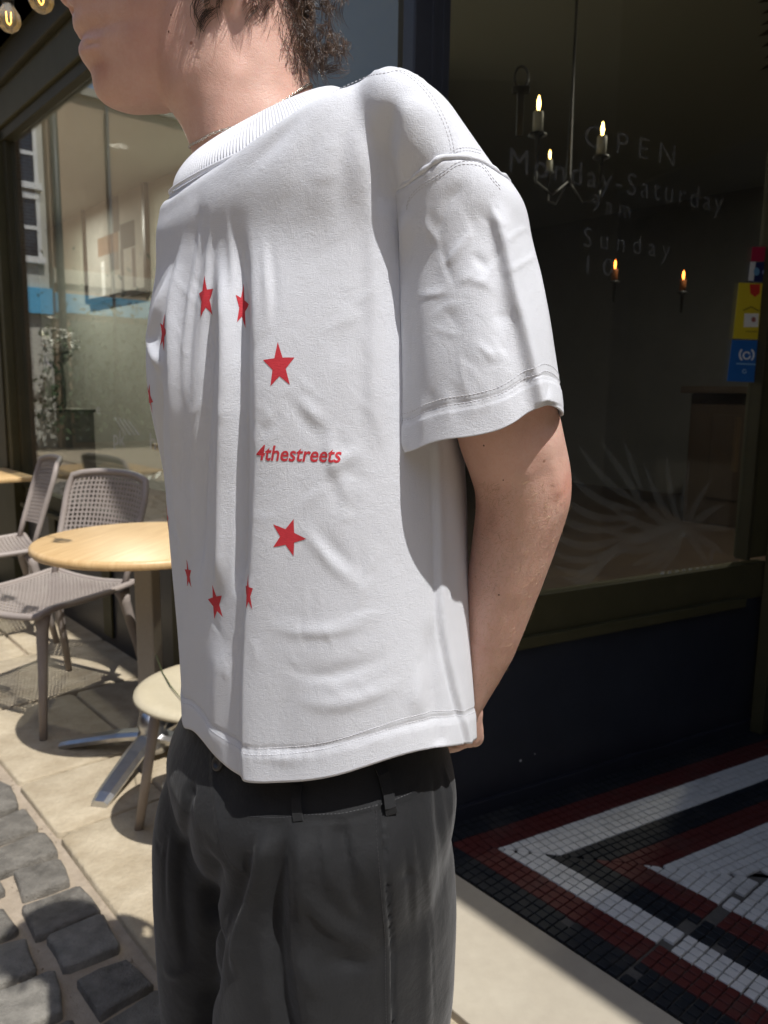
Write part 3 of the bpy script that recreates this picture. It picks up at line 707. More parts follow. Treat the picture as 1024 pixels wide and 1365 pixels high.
# moles
M_mole = mat('mole', (.12,.05,.03), .5)
for x, y, r in ((225,42,.0010),(228,20,.0008),(645,594,.0008),(665,793,.0009),(671,640,.0006)):
    h = bbvh.ray_cast(CP, ray(x, y).normalized())
    if h[0] is not None:
        b = MB(); b.lathe([(.0001,.0004),(r*.7,.00035),(r,.0001),(r*.9,-.0006)], h[0], 10, h[1].to_track_quat('Z','Y').to_matrix()); b.build('mole', M_mole, person, True, world=True)
# fine blond arm hair
b = MB(); n_ = 0
for i in range(3000):
    y = rng.uniform(640, 930); x = rng.uniform(620, 765); h = bbvh.ray_cast(CP, ray(x, y).normalized())
    if h[0] is None or h[0].y > .9: continue
    ad = (WR-EL).normalized(); side = h[1].cross(ad); d = (ad*rng.uniform(-.1, 1)+side*rng.uniform(-1, .4)).normalized(); L = rng.uniform(.003, .0085)
    p = h[0]; b.tube([p-h[1]*.0003, p+d*L*.4+h[1]*L*.16, p+d*L*.75+h[1]*L*.20+side*L*.1, p+d*L+h[1]*L*.16+side*L*.22], [.00005,.00005,.00004,.00002], 3, cap=False); n_ += 1
b.build('arm_hair', mat('blond_hair', (.42,.28,.15), .45), person, kind='stuff', world=True)
# ---- hair
def hair_mat(name='brown_hair'):
    m = mat(name, (.045,.024,.015), .34); N = NT(m); g = N.noise(N.coord('Object'), 60, 3, .5)
    N.setc(N.ramp(g, [(.3,(.040,.022,.014)),(.55,(.085,.048,.029)),(.8,(.19,.11,.065))])); N.p.inputs['Specular IOR Level'].default_value = .55; return m
M_hair = hair_mat()
hc = Vector((xc_+.105, .80, z0+.125))
cap_parts = []
b = MB()
b.lathe([(max(.001, math.sin(x)), math.cos(x)) for x in np.linspace(.02, PI-.02, 24)], (0,0,0), 40)
ell = b.v[:]; efs = b.f[:]
b.v = [Vector((v.x*.083, v.y*.084, v.z*.095))+hc+Vector((-.004,0,.018)) for v in ell]
scalp_me = b.mesh('scalp'); cut(scalp_me, hc+Vector((-.045,0,-.01)), Vector((-1,0,-.55)).normalized())
shade_mop = MB(); shade_mop.add([Vector((v.x*.112, v.y*.128, v.z*.062))+hc+Vector((-.022,-.006,.090)) for v in ell], efs); shade_mop_me = shade_mop.mesh('shade_mop')  # unseen upper hair bulk, added this large to cast shade on the face
hm = MB(); trees = []
for m_ in (scalp_me, shade_mop_me):
    trees.append((BVHTree.FromPolygons([v.co.copy() for v in m_.vertices], [tuple(p.vertices) for p in m_.polygons])))
    hm.add([v.co.copy() for v in m_.vertices], [tuple(p.vertices) for p in m_.polygons])
def curl(root, nrm, L, r0_, turns, w_, drop, fw=0.0, seed=None):
    R_ = rng if seed is None else np.random.default_rng(seed)
    d = (nrm+Vector((fw,0,-drop))).normalized(); a = d.cross(Vector((R_.normal(), R_.normal(), R_.normal()))).normalized(); c_ = d.cross(a); pts = []; ph0 = R_.uniform(0, 6.28); N_ = 11
    p = root.copy(); ph0 += rng.normal()*.10
    for i in range(N_):
        t = i/(N_-1); q = ph0+turns*6.28*t; rr = r0_*min(1, t*3)
        pts.append(p+(a*math.cos(q)+c_*math.sin(q))*rr); d = (d+Vector((0,0,-drop*.16))).normalized(); p = p+d*(L/(N_-1))
    hm.tube(pts, [w_*(1-.75*(i/(N_-1))**2) for i in range(N_)], 3, cap=False)
nC = 0
while nC < 700:
    d = Vector((rng.normal(), rng.normal(), rng.normal())).normalized(); which = 1 if nC % 3 == 0 else 0
    if d.y > .35 and rng.random() < .7: continue
    cc_ = hc+Vector((-.004,0,.018)) if which == 0 else hc+Vector((-.022,-.006,.090))
    h = trees[which].ray_cast(cc_, d)
    if h[0] is None or (which == 0 and h[0].x < hc.x-.02 and h[0].z < hc.z+.03): continue
    if which == 1 and h[0].z < cc_.z-.03: continue
    if h[0].x < hc.x-.012 and h[0].z < hc.z+.05: continue
    root = h[0]; low_ = root.y < .80 and root.z < hc.z+.02; lk = 16 if low_ else 3
    r_ = rng.uniform(.004, .0075); tn = rng.uniform(.5, 1.2); back_ = root.x > hc.x+.04
    L = rng.uniform(.018, .034) if back_ else rng.uniform(.026, .045); dr = rng.uniform(.4, 1.1); sd_ = int(rng.integers(1e9)); w0 = .00030 if low_ else .0007
    for j in range(lk):
        jj = Vector((rng.normal(), rng.normal(), rng.normal()))*.0016
        curl(root+jj, (d+jj*5).normalized(), L*rng.uniform(.8, 1.1), r_, tn, w0*rng.uniform(.7, 1.3), dr, 0, sd_)
    nC += 1
# locks over the nape, seen below the hairline
NAPE = [(340,20),(355,40),(370,58),(385,75),(398,90),(410,98),(425,95),(350,5),(372,30),(392,52),(410,70),(425,60),(440,50),(445,20),(430,20),(405,40),(330,-6),(415,15),(380,8),(400,20),(438,88),(447,72),(436,5),(365,45),(382,66),(420,84),(402,62)]
for (x, y) in NAPE:
    sd_ = 0
    for j in range(56):
        if j % 8 == 0: sd_ = int(rng.integers(1e9)); bx_, by_ = rng.normal()*9, rng.normal()*9; rr_ = rng.uniform(.002, .006); tt_ = rng.uniform(.35, .9); LL_ = rng.uniform(.014, .028)
        p = at(x-6+bx_+rng.normal()*1.6, y-26+by_+rng.normal()*1.6, rng.uniform(.745, .80)+max(0, x-400)*.0003)
        h = bbvh.find_nearest(p)
        d = Vector((rng.uniform(-.1, .9), rng.uniform(-.5, .1), -.9)).normalized()
        curl(p, d, LL_*rng.uniform(.85, 1.1), rr_, tt_, rng.uniform(.00014, .00030), .5, .15, sd_)
for j in range(90):
    p = at(432+rng.normal()*5, rng.choice([66, 94])+rng.normal()*4, .80); d = Vector((1, rng.uniform(-.3, .3), rng.uniform(-.35, .15))).normalized()
    curl(p, d, rng.uniform(.012, .024), .002, .4, .00022, -.1)
hm.build('hair', M_hair, person, True, world=True)
# ---- thin chain at the neck
pts = []
for t in np.linspace(0, 2*PI, 150, endpoint=False):
    c_ = collar_pt(np.array([t]), 1.0, -.006)[0]; c_[2] += .0035
    o = Vector((COLC[0], COLC[1], c_[2])); dd = (vec3(c_)-o); h = bbvh.ray_cast(o+dd.normalized()*.2, -dd.normalized())
    pts.append((h[0]+dd.normalized()*.0011) if h[0] is not None and (h[0]-o).length < .1 else vec3(c_))
ch = MB()
for i, p in enumerate(pts):
    q = pts[(i+1) % len(pts)]; tdir = (q-p).normalized(); n_ = (p-Vector((COLC[0], COLC[1], p.z))).normalized(); o_ = tdir.cross(n_)
    ax_ = o_ if i % 2 else n_; L = (q-p).length
    ring = [(p+q)/2+tdir*math.cos(k*PI/4)*L*.72+ax_*math.sin(k*PI/4)*.0010 for k in range(8)]; ch.tube(ring, .00045, 5, close=True)
neckl = ch.build('necklace', mat('silver', (.72,.68,.60), .25, 1.0), None, True, label='thin silver chain around the young man\'s neck above the collar', cat='necklace')
# ================================================================== trousers and shoes
TL = [(900,262),(950,250),(990,229),(1035,213),(1080,204),(1110,201),(1200,203),(1290,207),(1365,213),(1500,222)]
TR = [(900,570),(950,583),(1000,598),(1040,608),(1080,612),(1150,611),(1250,607),(1310,606),(1365,598),(1500,590)]
NL = [(1000,330),(1100,300),(1180,290),(1250,287),(1365,283),(1500,280)]
FR = [(1000,440),(1100,440),(1365,430),(1500,420)]
hips = [fit_slice(z, .85, .17, .12, ANG, TL, TR) for z in (.955,.91,.87,.83,.79)]; l = hips[-1]; hips += [(.75, l[1], l[2], l[3]*.985, l[4]*.96, ANG), (.70, l[1], l[2], l[3]*.93, l[4]*.86, ANG), (.64, l[1], l[2], l[3]*.80, l[4]*.66, ANG), (.58, l[1], l[2], l[3]*.55, l[4]*.40, ANG)]
near = [fit_slice(z, cy, .115, .125, ANG, NL, TR) for z, cy in ((.83,.79),(.74,.785),(.68,.79),(.60,.795),(.52,.80),(.46,.805))]
far_ = [fit_slice(z, cy, .115, .125, ANG, TL, FR) for z, cy in ((.83,.915),(.74,.925),(.68,.93),(.60,.935),(.52,.94),(.46,.94))]
for T in (near, far_):
    T[0] = T[0][:3]+(T[0][3]*.5, T[0][4]*.5, ANG); T[1] = T[1][:3]+(T[1][3]*.92, T[1][4]*.92, ANG); T[2] = T[2][:3]+(T[2][3]*.985, T[2][4]*.985, ANG)
    l = T[-1]; T += [(.30, l[1], l[2], l[3]*.92, l[4]*.92, ANG), (.14, l[1], l[2], l[3]*.84, l[4]*.84, ANG), (.055, l[1], l[2], l[3]*.82, l[4]*.84, ANG)]
tr_me = remesh([stack(hips, 120, 40), stack(near, 100, 90), stack(far_, 100, 90)], .0042, 85, .5, 'trousers')
cut(tr_me, (0,0,.945), (0,0,1)); cut(tr_me, (0,0,.065), (0,0,-1))
T4 = Sculpt(tr_me); T4.noise(.0022, 8, (1,1,.45), 2); T4.noise(.0009, 26, (1,1,.6), 6)
T4.stroke([(352,1100),(348,1150),(332,1205),(318,1250),(312,1310)], 0.0078, .008, .016, (.4,.4))
T4.stroke([(375,1110),(368,1170),(366,1240),(372,1310),(384,1370)], -0.0096, .012, .010, (.5,0))
T4.stroke([(392,1085),(392,1150),(394,1230),(402,1310),(412,1370)], 0.0061, .007, .026, (.4,0))
T4.stroke([(330,1130),(322,1180),(300,1240),(285,1300)], -0.0043, .008, .010, (.4,.6))
T4.stroke([(452,1092),(458,1140),(474,1200),(500,1240)], -0.0039, .007, .010, (.3,.5))
T4.stroke([(400,1230),(418,1262),(448,1290),(500,1300)], -.0012, .008, .012, (.7,.6))

T4.stroke([(405,1170),(420,1210),(452,1245),(508,1270)], .0030, .007, .012, (.7,.5))
T4.stroke([(408,1150),(428,1192),(460,1225),(508,1250)], -.0026, .008, .010, (.7,.5))
T4.stroke([(430,1270),(460,1285),(512,1288)], -0.0045, .006, .008)
T4.stroke([(400,1260),(412,1300),(440,1330)], 0.0039, .010, .010)
T4.stroke([(262,1060),(250,1060),(243,1130),(241,1210),(250,1300)], -0.0061, .007, .018, (.3,.3))
T4.stroke([(288,1140),(284,1180),(290,1250),(282,1365)], -0.0096, .016, .014, (.4,0))
T4.stroke([(205,1110),(212,1130),(222,1110)], -0.0026, .006, .006)
T4.stroke([(210,1290),(235,1300),(262,1285)], 0.0039, .006, .006)
T4.stroke([(590,1010),(600,1060),(603,1120)], 0.0043, .006, .006)
T4.stroke([(577,1020),(585,1070),(592,1130),(594,1200)], -0.0052, .006, .006)
T4.stroke([(565,1120),(570,1200),(568,1290),(566,1365)], 0.0026, .008, .012, (.4,0))
T4.stroke([(525,1165),(545,1170),(560,1168)], -0.0026, .005, .006)
for a in ([(345,1105),(338,1165),(322,1225),(308,1290)], [(398,1092),(399,1160),(404,1240),(414,1320)], [(428,1092),(432,1150),(444,1210)], [(462,1094),(470,1140),(486,1190)], [(545,1095),(552,1170),(556,1260)], [(585,1060),(592,1130),(596,1210)], [(232,1090),(226,1160),(228,1240)]):
    T4.stroke(a, .0014, .0030, .0055, (.7,.8)); T4.stroke([(x-6, y) for x, y in a], -.0016, .0040, .0030, (.7,.8))
# seams: waistband edge, pocket and side seam, pleat lines
WB = [(330,1092),(370,1094),(410,1090),(455,1088),(500,1078),(520,1072),(545,1062),(560,1052)]
PK = [(507,1074),(508,1110),(511,1150),(515,1200),(519,1250),(520,1310),(521,1370)]
T4.stroke(WB, .0016, .0035, .0035, (0,0)); T4.stroke([(x, y+3) for x, y in WB], -0.0023, .0016, .0016, (0,0))
T4.stroke([(x+3, y) for x, y in PK], -0.0045, .0016, .0016, (0,0)); T4.stroke([(x-2, y) for x, y in PK], 0.0023, .0045, .002, (0,0))
T4.stroke([(548,1070),(562,1160),(572,1250),(577,1340)], -0.0013, .0015, .0015, (0,0))
FL = [(283,1000),(284,1050),(290,1100),(302,1140),(318,1165)]
T4.stroke(FL, .0014, .002, .006, (0,0))
T4.apply(); tbvh = bvh_of(tr_me)
def twill():
    m = mat('black_twill', (.020,.021,.023), .72); N = NT(m); N.p.inputs['Sheen Weight'].default_value = .18; N.p.inputs['Sheen Roughness'].default_value = .4; N.p.inputs['Specular IOR Level'].default_value = .3
    v = N.coord('Object'); w_ = N.n('TexWave', i_Scale=520, i_Distortion=1.2, i_Detail=2); w_.bands_direction = 'DIAGONAL'; N.l(v, w_.inputs['Vector']); a = N.noise(v, 900, 3, .6); big = N.noise(v, 30, 5, .6)
    n1 = N.bump(N.math('ADD', w_.outputs['Fac'], a), .35, .0008); N.setn(N.bump(big, .35, .006, n1))
    lint = N.noise(v, 420, 2, .5); N.setc(N.mix(N.ramp(lint, [(.76,(0,0,0)),(.80,(1,1,1))]), N.ramp(big, [(.3,(.0095,.010,.0112)),(.7,(.015,.0155,.0172))]), (.05,.05,.055))); return m
M_tr = twill(); M_blk = mat('black_thread', (.035,.035,.038), .6)
trousers = link('trousers', tr_me, M_tr, person, world=True)
st = MB()
for px, o_ in ((WB, -4), (PK, 0)):
    A, B_ = seen_line(tbvh, [(x-(6 if px is PK else 0), y+o_) for x, y in px]); dashes(st, A, B_, .0024, .0012, .0004)
st.build('stitching', M_blk, trousers, kind='stuff')
# belt loops, button, pocket welt
def loop_strip(pts, w_, lift):
    A = [tbvh.ray_cast(CP, ray(x, y).normalized()) for x, y in pts]; A = [(h[0], h[1]) for h in A if h[0] is not None]; b = MB()
    P = [p+n*(lift*(.35 if i in (0, len(A)-1) else 1)) for i, (p, n) in enumerate(A)]
    for i in range(len(P)-1): b.bar(P[i], P[i+1]+(P[i+1]-P[i]).normalized()*.001, w_, .0016, 0, A[i][1])
    b.build('belt_loop', M_tr, trousers)
loop_strip([(505,1018),(509,1030),(513,1045),(516,1058),(519,1072),(521,1084)], .011, .0045)
loop_strip([(396,1046),(396,1062),(397,1078),(398,1092)], .010, .003)
h = tbvh.ray_cast(CP, ray(292,1017).normalized())
b = MB(); b.lathe([(.0001,.0012),(.0035,.0012),(.0045,.0026),(.0070,.0030),(.0082,.0018),(.0080,-.001)], h[0]+h[1]*.0006, 28, h[1].to_track_quat('Z','Y').to_matrix())
for dx in (-.0016,.0016):
    for dy in (-.0016,.0016):
        q = h[1].to_track_quat('Z','Y').to_matrix() @ Vector((dx, dy, .0014)); b.box(h[0]+h[1]*.0008+q, (.0012,.0012,.0004))
b.build('button', mat('horn_button', (.06,.055,.05), .35), trousers, True)
# shoes
for T in (near, far_):
    cx, cy = T[-1][1], T[-1][2]; M_ = Matrix((Fv, Lv, Vector((0,0,1)))).transposed(); sp = [(-.115,.030,.055),(-.09,.037,.075),(-.04,.038,.075),(.02,.042,.062),(.08,.048,.045),(.12,.047,.038),(.155,.034,.032),(.17,.018,.026)]
    up = MB(); n = 20
    for (q, w_, hh) in sp:
        for k in range(n):
            t = 2*PI*k/n; up.v.append(Vector((cx, cy, 0))+M_ @ Vector((q+.02, w_*math.cos(t), .022+hh*.5+hh*.5*math.sin(t))))
    for i in range(len(sp)-1):
        for k in range(n): up.f.append((i*n+k, i*n+(k+1) % n, (i+1)*n+(k+1) % n, (i+1)*n+k))
    up.f.append(tuple(range(n))); up.f.append(tuple((len(sp)-1)*n+k for k in range(n)))
    shoe = up.build('shoe', mat('white_leather', (.6,.6,.58), .5), person, True, world=True)
    so2 = MB(); o1 = [Vector((cx, cy, 0))+M_ @ Vector((q+.02+(.004 if q > 0 else -.004), sg*(w_+.005), 0)) for sg, L_ in ((1, sp), (-1, sp[::-1])) for q, w_, hh in L_]
    m_ = len(o1); so2.add(o1+[v+Vector((0,0,.028)) for v in o1], [tuple(range(m_)), tuple(range(m_, 2*m_))]+[(i, (i+1) % m_, m_+(i+1) % m_, m_+i) for i in range(m_)])
    so2.build('sole', mat('rubber', (.55,.55,.53), .7), shoe)
# ================================================================== THE STREET
# street frame: s runs along the shopfront away from the door corner, d out into the street; wall frame: u runs into the door recess
C0 = Vector((.069, 1.970, 0)); _a = math.radians(-41); FD = Vector((math.sin(_a), math.cos(_a), 0)); FN = Vector((-FD.y, FD.x, 0))
_b = math.radians(60.45); WD = Vector((math.sin(_b), math.cos(_b), 0)); WN = Vector((WD.y, -WD.x, 0)); UP = Vector((0,0,1))
def sd(s, d, z=0.0): return C0+FD*s+FN*d+UP*z
def uw(u, o, z=0.0): return C0+WD*u+WN*o+UP*z
M_SD = Matrix((FD, FN, UP)).transposed(); M_UW = Matrix((WD, WN, UP)).transposed()
def on_plane(x, y, P, n):
    r = ray(x, y); return CP+r*((P-CP).dot(n)/r.dot(n))
def sbox(b, s0, s1, d0, d1, z0_, z1_, bev=0.0): return b.box(sd((s0+s1)/2, (d0+d1)/2, (z0_+z1_)/2), (abs(s1-s0), abs(d1-d0), abs(z1_-z0_)), M_SD, bev)
def ubox(b, u0, u1, o0, o1, z0_, z1_, bev=0.0): return b.box(uw((u0+u1)/2, (o0+o1)/2, (z0_+z1_)/2), (abs(u1-u0), abs(o1-o0), abs(z1_-z0_)), M_UW, bev)
# ---- materials
def noisy(name, c1, c2, scale, rough=.7, bump=.3, dist=.004, spec=.4, stretch=(1,1,1), detail=6):
    m = mat(name, c1, rough); N = NT(m); v = N.coord('Object', stretch); n = N.noise(v, scale, detail, .62); f = N.noise(v, scale*9, 4, .6)
    c = N.ramp(n, [(.3, c1), (.7, c2)]); c = N.mix(N.math('MULTIPLY', f, .4), c, tuple(k*.62 for k in c1)); N.setc(c)
    N.setn(N.bump(N.math('ADD', n, N.math('MULTIPLY', f, .5)), bump, dist)); N.p.inputs['Specular IOR Level'].default_value = spec; return m
M_mortar = noisy('lime_mortar', (.33,.27,.20), (.46,.38,.29), 24, .9, .8, .008)
M_slab = noisy('york_stone', (.37,.30,.20), (.55,.47,.34), 9, .88, .9, .010)
M_conc = noisy('threshold_stone', (.40,.35,.27), (.47,.42,.33), 4, .85, .25, .003)
M_sett = noisy('granite_sett', (.11,.10,.085), (.27,.25,.215), 22, .75, 1.0, .012)
M_sett2 = noisy('granite_sett_pale', (.15,.14,.12), (.32,.30,.26), 26, .75, .9, .008)
M_olive = noisy('olive_paint', (.060,.054,.024), (.078,.070,.034), 9, .55, .12, .002, .25)
M_olived = noisy('dark_olive_paint', (.042,.037,.018), (.052,.046,.024), 9, .55, .12, .002, .25)
M_navy = noisy('navy_paint', (.016,.018,.026), (.028,.031,.041), 5, .38, .15, .002, .5)
M_post = noisy('blue_grey_paint', (.030,.034,.045), (.040,.044,.056), 9, .45, .1, .002)
# ---- ground
g = MB(); g.quad((-60,-60,-.016),(60,-60,-.016),(60,60,-.016),(-60,60,-.016)); ground = g.build('ground', M_mortar, kind='structure')
def stone(cx, cy, sx, sy, h, rot, jit, bev, base=-.03, cr_=.035):
    """an uneven stone with rounded upper edges; returns verts and faces in street coordinates"""
    bm = bmesh.new(); P = []
    for a, b in ((-1,-1),(1,-1),(1,1),(-1,1)):
        P.append((a*sx/2+rng.uniform(-jit, jit), b*sy/2+rng.uniform(-jit, jit)))
    ring = []
    for i in range(4):
        p, q = P[i], P[(i+1) % 4]
        for t in (cr_, .5, 1-cr_): ring.append((p[0]+(q[0]-p[0])*t+rng.uniform(-jit, jit)*.35, p[1]+(q[1]-p[1])*t+rng.uniform(-jit, jit)*.35))
    c, s = math.cos(rot), math.sin(rot)
    def L(k, z, dz=0): return [(cx+(x*c-y*s)*k, cy+(x*s+y*c)*k, z+rng.uniform(-dz, dz)) for x, y in ring]
    k1 = 1-bev/min(sx, sy); k2 = 1-2.6*bev/min(sx, sy)
    vs = L(1, base)+L(1, h-bev*.9, 0)+L(k1, h-bev*.25, bev*.08)+L(k2, h, bev*.12)+[(cx, cy, h+rng.uniform(-.001, .002))]
    m_ = 12; fs = []
    for r in range(3):
        for i in range(m_): j = (i+1) % m_; fs.append((r*m_+i, r*m_+j, (r+1)*m_+j, (r+1)*m_+i))
    for i in range(m_): fs.append((3*m_+i, 3*m_+(i+1) % m_, 4*m_))
    return [sd(*v) for v in vs], fs
# slabs by the shopfront
s_ = -.02; k = 0
slab_edges = [.12,.62,.98,1.62,2.2,2.9,3.5,4.2,5,5.8,6.6]
slabs = []
lo = .10
for e in slab_edges[1:]:
    mid = .40 if k % 2 else .34
    for (d0, d1) in (((-.02), mid), (mid, .735)) if k % 3 else (((-.02), .735),):
        slabs.append(((lo+e)/2, (d0+d1)/2, e-lo-.014, d1-d0-.014)); 
    lo = e; k += 1
for (a, b, c, d) in slabs: link('paving_slab', mesh('paving_slab', *stone(a, b, c, d, .004+rng.uniform(-.0015, .0015), 0, .004, .005)), M_slab, ground, kind=None)
b = MB(); sbox(b, -3.2, .095, .012, .335, -.05, .006, .004); b.build('threshold', M_conc, ground)
for i in range(7): link('paving_slab', mesh('paving_slab', *stone(-3.0+i*.52, .54, .50, .385, .003, 0, .004, .005)), M_slab, ground)
# setts
near_, far_s = [], MB()
row = 0
for i in range(-20, 60):
    off = .0
    d = .735+.012
    j = 0
    while d < 3.0:
        w_ = rng.uniform(.13, .19); L_ = rng.uniform(.112, .136); s0 = i*.150+rng.uniform(-.012, .012)+(j % 2)*.06
        v, f = stone(s0, d+w_/2, L_, w_-.022, .004+rng.uniform(-.004, .005), rng.uniform(-.14, .14), .011, .006, cr_=.055)
        if -2 < s0 < 2.4 and d < 1.75: near_.append((v, f, rng.random()))
        else: far_s.add(v, f)
        d += w_+.012; j += 1
near_.sort(key=lambda q: (q[0][0]-Vector((-.7,1.6,0))).length)
for v, f, r_ in near_[:240]: link('sett', mesh('sett', v, f), M_sett if r_ < .7 else M_sett2, ground)
for v, f, r_ in near_[240:]: far_s.add(v, f)
far_s.build('distant_setts', M_sett, ground, kind='stuff')
b = MB(); sbox(b, -14, 15, 3.05, 7, -.1, .004); b.build('far_pavement', M_slab, kind='structure')
b = MB(); sbox(b, 6.6, 15, -.02, .735, -.1, .003); b.build('pavement', M_slab, kind='structure')
# ---- mosaic door step
M_grout = noisy('grout', (.08,.075,.068), (.13,.12,.105), 30, .9, .4, .002)
def tile_mat(n_, c): 
    m = mat(n_, c, .42); N = NT(m); oi = N.n('ObjectInfo'); v = N.coord('Object'); a = N.noise(v, 28, 4, .6); dirt = N.noise(v, 7, 5, .65)
    vor = N.n('TexVoronoi', i_Scale=38); N.l(v, vor.inputs['Vector'])
    c1 = N.mix(N.math('MULTIPLY', a, .6), c, tuple(k_*.72 for k_ in c)); c1 = N.mix(N.math('MULTIPLY', vor.outputs['Color'], .22), c1, tuple(k_*.6 for k_ in c))
    N.setc(N.mix(N.ramp(dirt, [(.52,(0,0,0)),(.8,(.4,.4,.4))]), c1, (.10,.085,.065))); N.setn(N.bump(a, .25, .001)); N.setr(N.ramp(dirt, [(.3,(.35,)*3),(.7,(.62,)*3)])); return m
MT = {'k': tile_mat('black_tile', (.018,.021,.026)), 'r': tile_mat('oxblood_tile', (.115,.026,.022)), 'w': tile_mat('white_tile', (.74,.73,.69))}
b = MB()
p_ = [sd(.02, -.004, -.006), sd(-2.6, -.004, -.006), sd(-2.6, -2.2, -.006), uw(1.54, .006, -.006)+WD*.2, uw(.0, .006, -.006)]
b.add(p_+[v-UP*.05 for v in p_], [(0,1,2,3,4)][::-1]+[tuple(range(5, 10))]+[(i, (i+1) % 5, 5+(i+1) % 5, 5+i) for i in range(5)])
mos = b.build('mosaic_floor', M_grout, kind='structure')
FIN = -FN                                                    # into the recess
def wall_dist(p): return (p-C0).dot(WN)
def front_dist(p): return (p-C0).dot(FIN)
BANDS = [(.080,'k'),(.158,'r'),(.240,'w'),(.335,'k'),(.408,'r'),(9,'w')]
def band(x):
    for lim, c_ in BANDS:
        if x < lim: return c_
bis = (WD-FD).normalized()                                   # mitre between the two runs
bn = Vector((-bis.y, bis.x, 0)); 
if bn.dot(-FD) < 0: bn = -bn                                 # positive on the front run's side
def clip(poly, P, n):
    out = []
    for i in range(len(poly)):
        a, c_ = poly[i], poly[(i+1) % len(poly)]; da, dc = (a-P).dot(n), (c_-P).dot(n)
        if da >= 0: out.append(a)
        if (da >= 0) != (dc >= 0): out.append(a.lerp(c_, da/(da-dc)))
    return out
T_ = .0268; tiles = []
def crackd(p): return (p-C0).dot(-FD)-(.66+.10*front_dist(p)+.012*math.sin(front_dist(p)*40))      # distance past the old crack
def put(X, Y, O, xi, yi, col, side):
    r = rng.uniform(-.02, .02); g_ = .0017; wob = .0004
    c_ = O+X*(xi+.5)*T_+Y*(yi+.5)*T_
    cr = crackd(c_)
    if cr > 0: g_ = .0021; wob = .0009; c_ = c_+(-FD)*.005
    if -.002 < cr < .010 or (cr > .004 and rng.random() < .004): return
    if rng.random() < .0015: return
    hlf = T_/2-g_; P = [c_+X*(a*hlf+rng.uniform(-wob, wob))+Y*(b_*hlf+rng.uniform(-wob, wob)) for a, b_ in ((-1,-1),(1,-1),(1,1),(-1,1))]
    if side == 'f': P = clip(P, C0+bn*.0008, bn)
    else: P = clip(P, C0-bn*.0008, -bn)
    if len(P) < 3: return
    P = clip(P, C0+WN*.010, WN) if side == 'f' else clip(P, C0+FIN*.002, FIN)
    if len(P) < 3: return
    ar = sum((P[i]-P[0]).cross(P[i+1]-P[0]).z for i in range(1, len(P)-1))/2
    if abs(ar) < .00006: return
    if ar < 0: P = P[::-1]
    m_ = sum(P, Vector())/len(P); z = rng.uniform(-.0006, .0006); n = len(P); tx, ty = rng.uniform(-.02, .02), rng.uniform(-.02, .02)
    top = [Vector((p.x, p.y, .0002+z+(p.x-m_.x)*tx+(p.y-m_.y)*ty)) for p in P]; inn = [Vector((m_.x+(p.x-m_.x)*.93, m_.y+(p.y-m_.y)*.93, .0010+z+(p.x-m_.x)*tx+(p.y-m_.y)*ty)) for p in P]
    vs = [Vector((p.x, p.y, -.008)) for p in P]+top+inn; fs = [(i, (i+1) % n, n+(i+1) % n, n+i) for i in range(n)]+[(n+i, n+(i+1) % n, 2*n+(i+1) % n, 2*n+i) for i in range(n)]+[tuple(2*n+i for i in range(n))]
    tiles.append((m_, vs, fs, col))
for xi in range(-4, 84):
    for yi in range(0, 60):
        m_ = C0+(-FD)*(xi+.5)*T_+FIN*(yi+.5)*T_
        if (m_-C0).dot(bn) < -.03 or wall_dist(m_) < 0: continue
        fdv = (yi+.5)*T_; put(-FD, FIN, C0, xi, yi, band(fdv*1.0), 'f')
for xi in range(-12, 62):
    for yi in range(0, 60):
        m_ = C0+WD*(xi+.5)*T_+WN*(yi+.5)*T_
        if (m_-C0).dot(bn) > .03 or front_dist(m_) < 0: continue
        put(WD, WN, C0, xi, yi, band((yi+.5)*T_*.93), 'w')
def seen(p):
    d = p-CP; z = d.dot(_f); x = 512+FPX*d.dot(_r)/z; y = 682.5-FPX*d.dot(_u)/z; return x, y, z
vis, rest = [], []
for t in tiles:
    x, y, z = seen(t[0]); (vis if (596 < x < 1024 and y < 1372 and z > 0) else rest).append((z, t))
vis.sort(key=lambda q: q[0]); rest += vis[294:]; vis = vis[:294]
for z, (m_, vs, fs, c_) in vis: link('tile', mesh('tile', vs, fs), MT[c_], mos, smooth=False)
me_ = MB(); idx = []
for z, (m_, vs, fs, c_) in rest: me_.add(vs, fs); idx += ['krw'.index(c_)]*len(fs)
me_ = me_.mesh('tile_field'); [me_.materials.append(MT[c_]) for c_ in 'krw']; me_.polygons.foreach_set('material_index', idx)
link('tile_field', me_, None, mos, smooth=False, kind='stuff')
# ---- glass
def glass_mat():
    m = bpy.data.materials.new('window_glass'); m.use_nodes = True; N = NT(m); t = N.t
    gl = N.n('BsdfGlossy'); gl.inputs['Roughness'].default_value = .0; gl.inputs['Color'].default_value = (1,1,1,1)
    tr = N.n('BsdfTransparent'); tr.inputs[0].default_value = (.90,.92,.90,1); fr = N.n('Fresnel'); bk = N.n('NewGeometry'); ir = N.n('MapRange', i_3=1.52, i_4=1/1.52); N.l(bk.outputs['Backfacing'], ir.inputs[0]); N.l(ir.outputs[0], fr.inputs[0]); mx = N.n('MixShader'); df = N.n('BsdfDiffuse'); df.inputs[0].default_value = (.5,.5,.5,1)
    N.l(fr.outputs[0], mx.inputs[0]); N.l(tr.outputs[0], mx.inputs[1]); N.l(gl.outputs[0], mx.inputs[2])
    mx2 = N.n('MixShader'); dust = N.noise(N.coord('Object'), 3, 5, .6); N.l(N.math('MULTIPLY', dust, .035), mx2.inputs[0]); N.l(mx.outputs[0], mx2.inputs[1]); N.l(df.outputs[0], mx2.inputs[2])
    N.l(mx2.outputs[0], t.nodes['Material Output'].inputs[0]); t.nodes.remove(N.p); return m
M_glass = glass_mat()
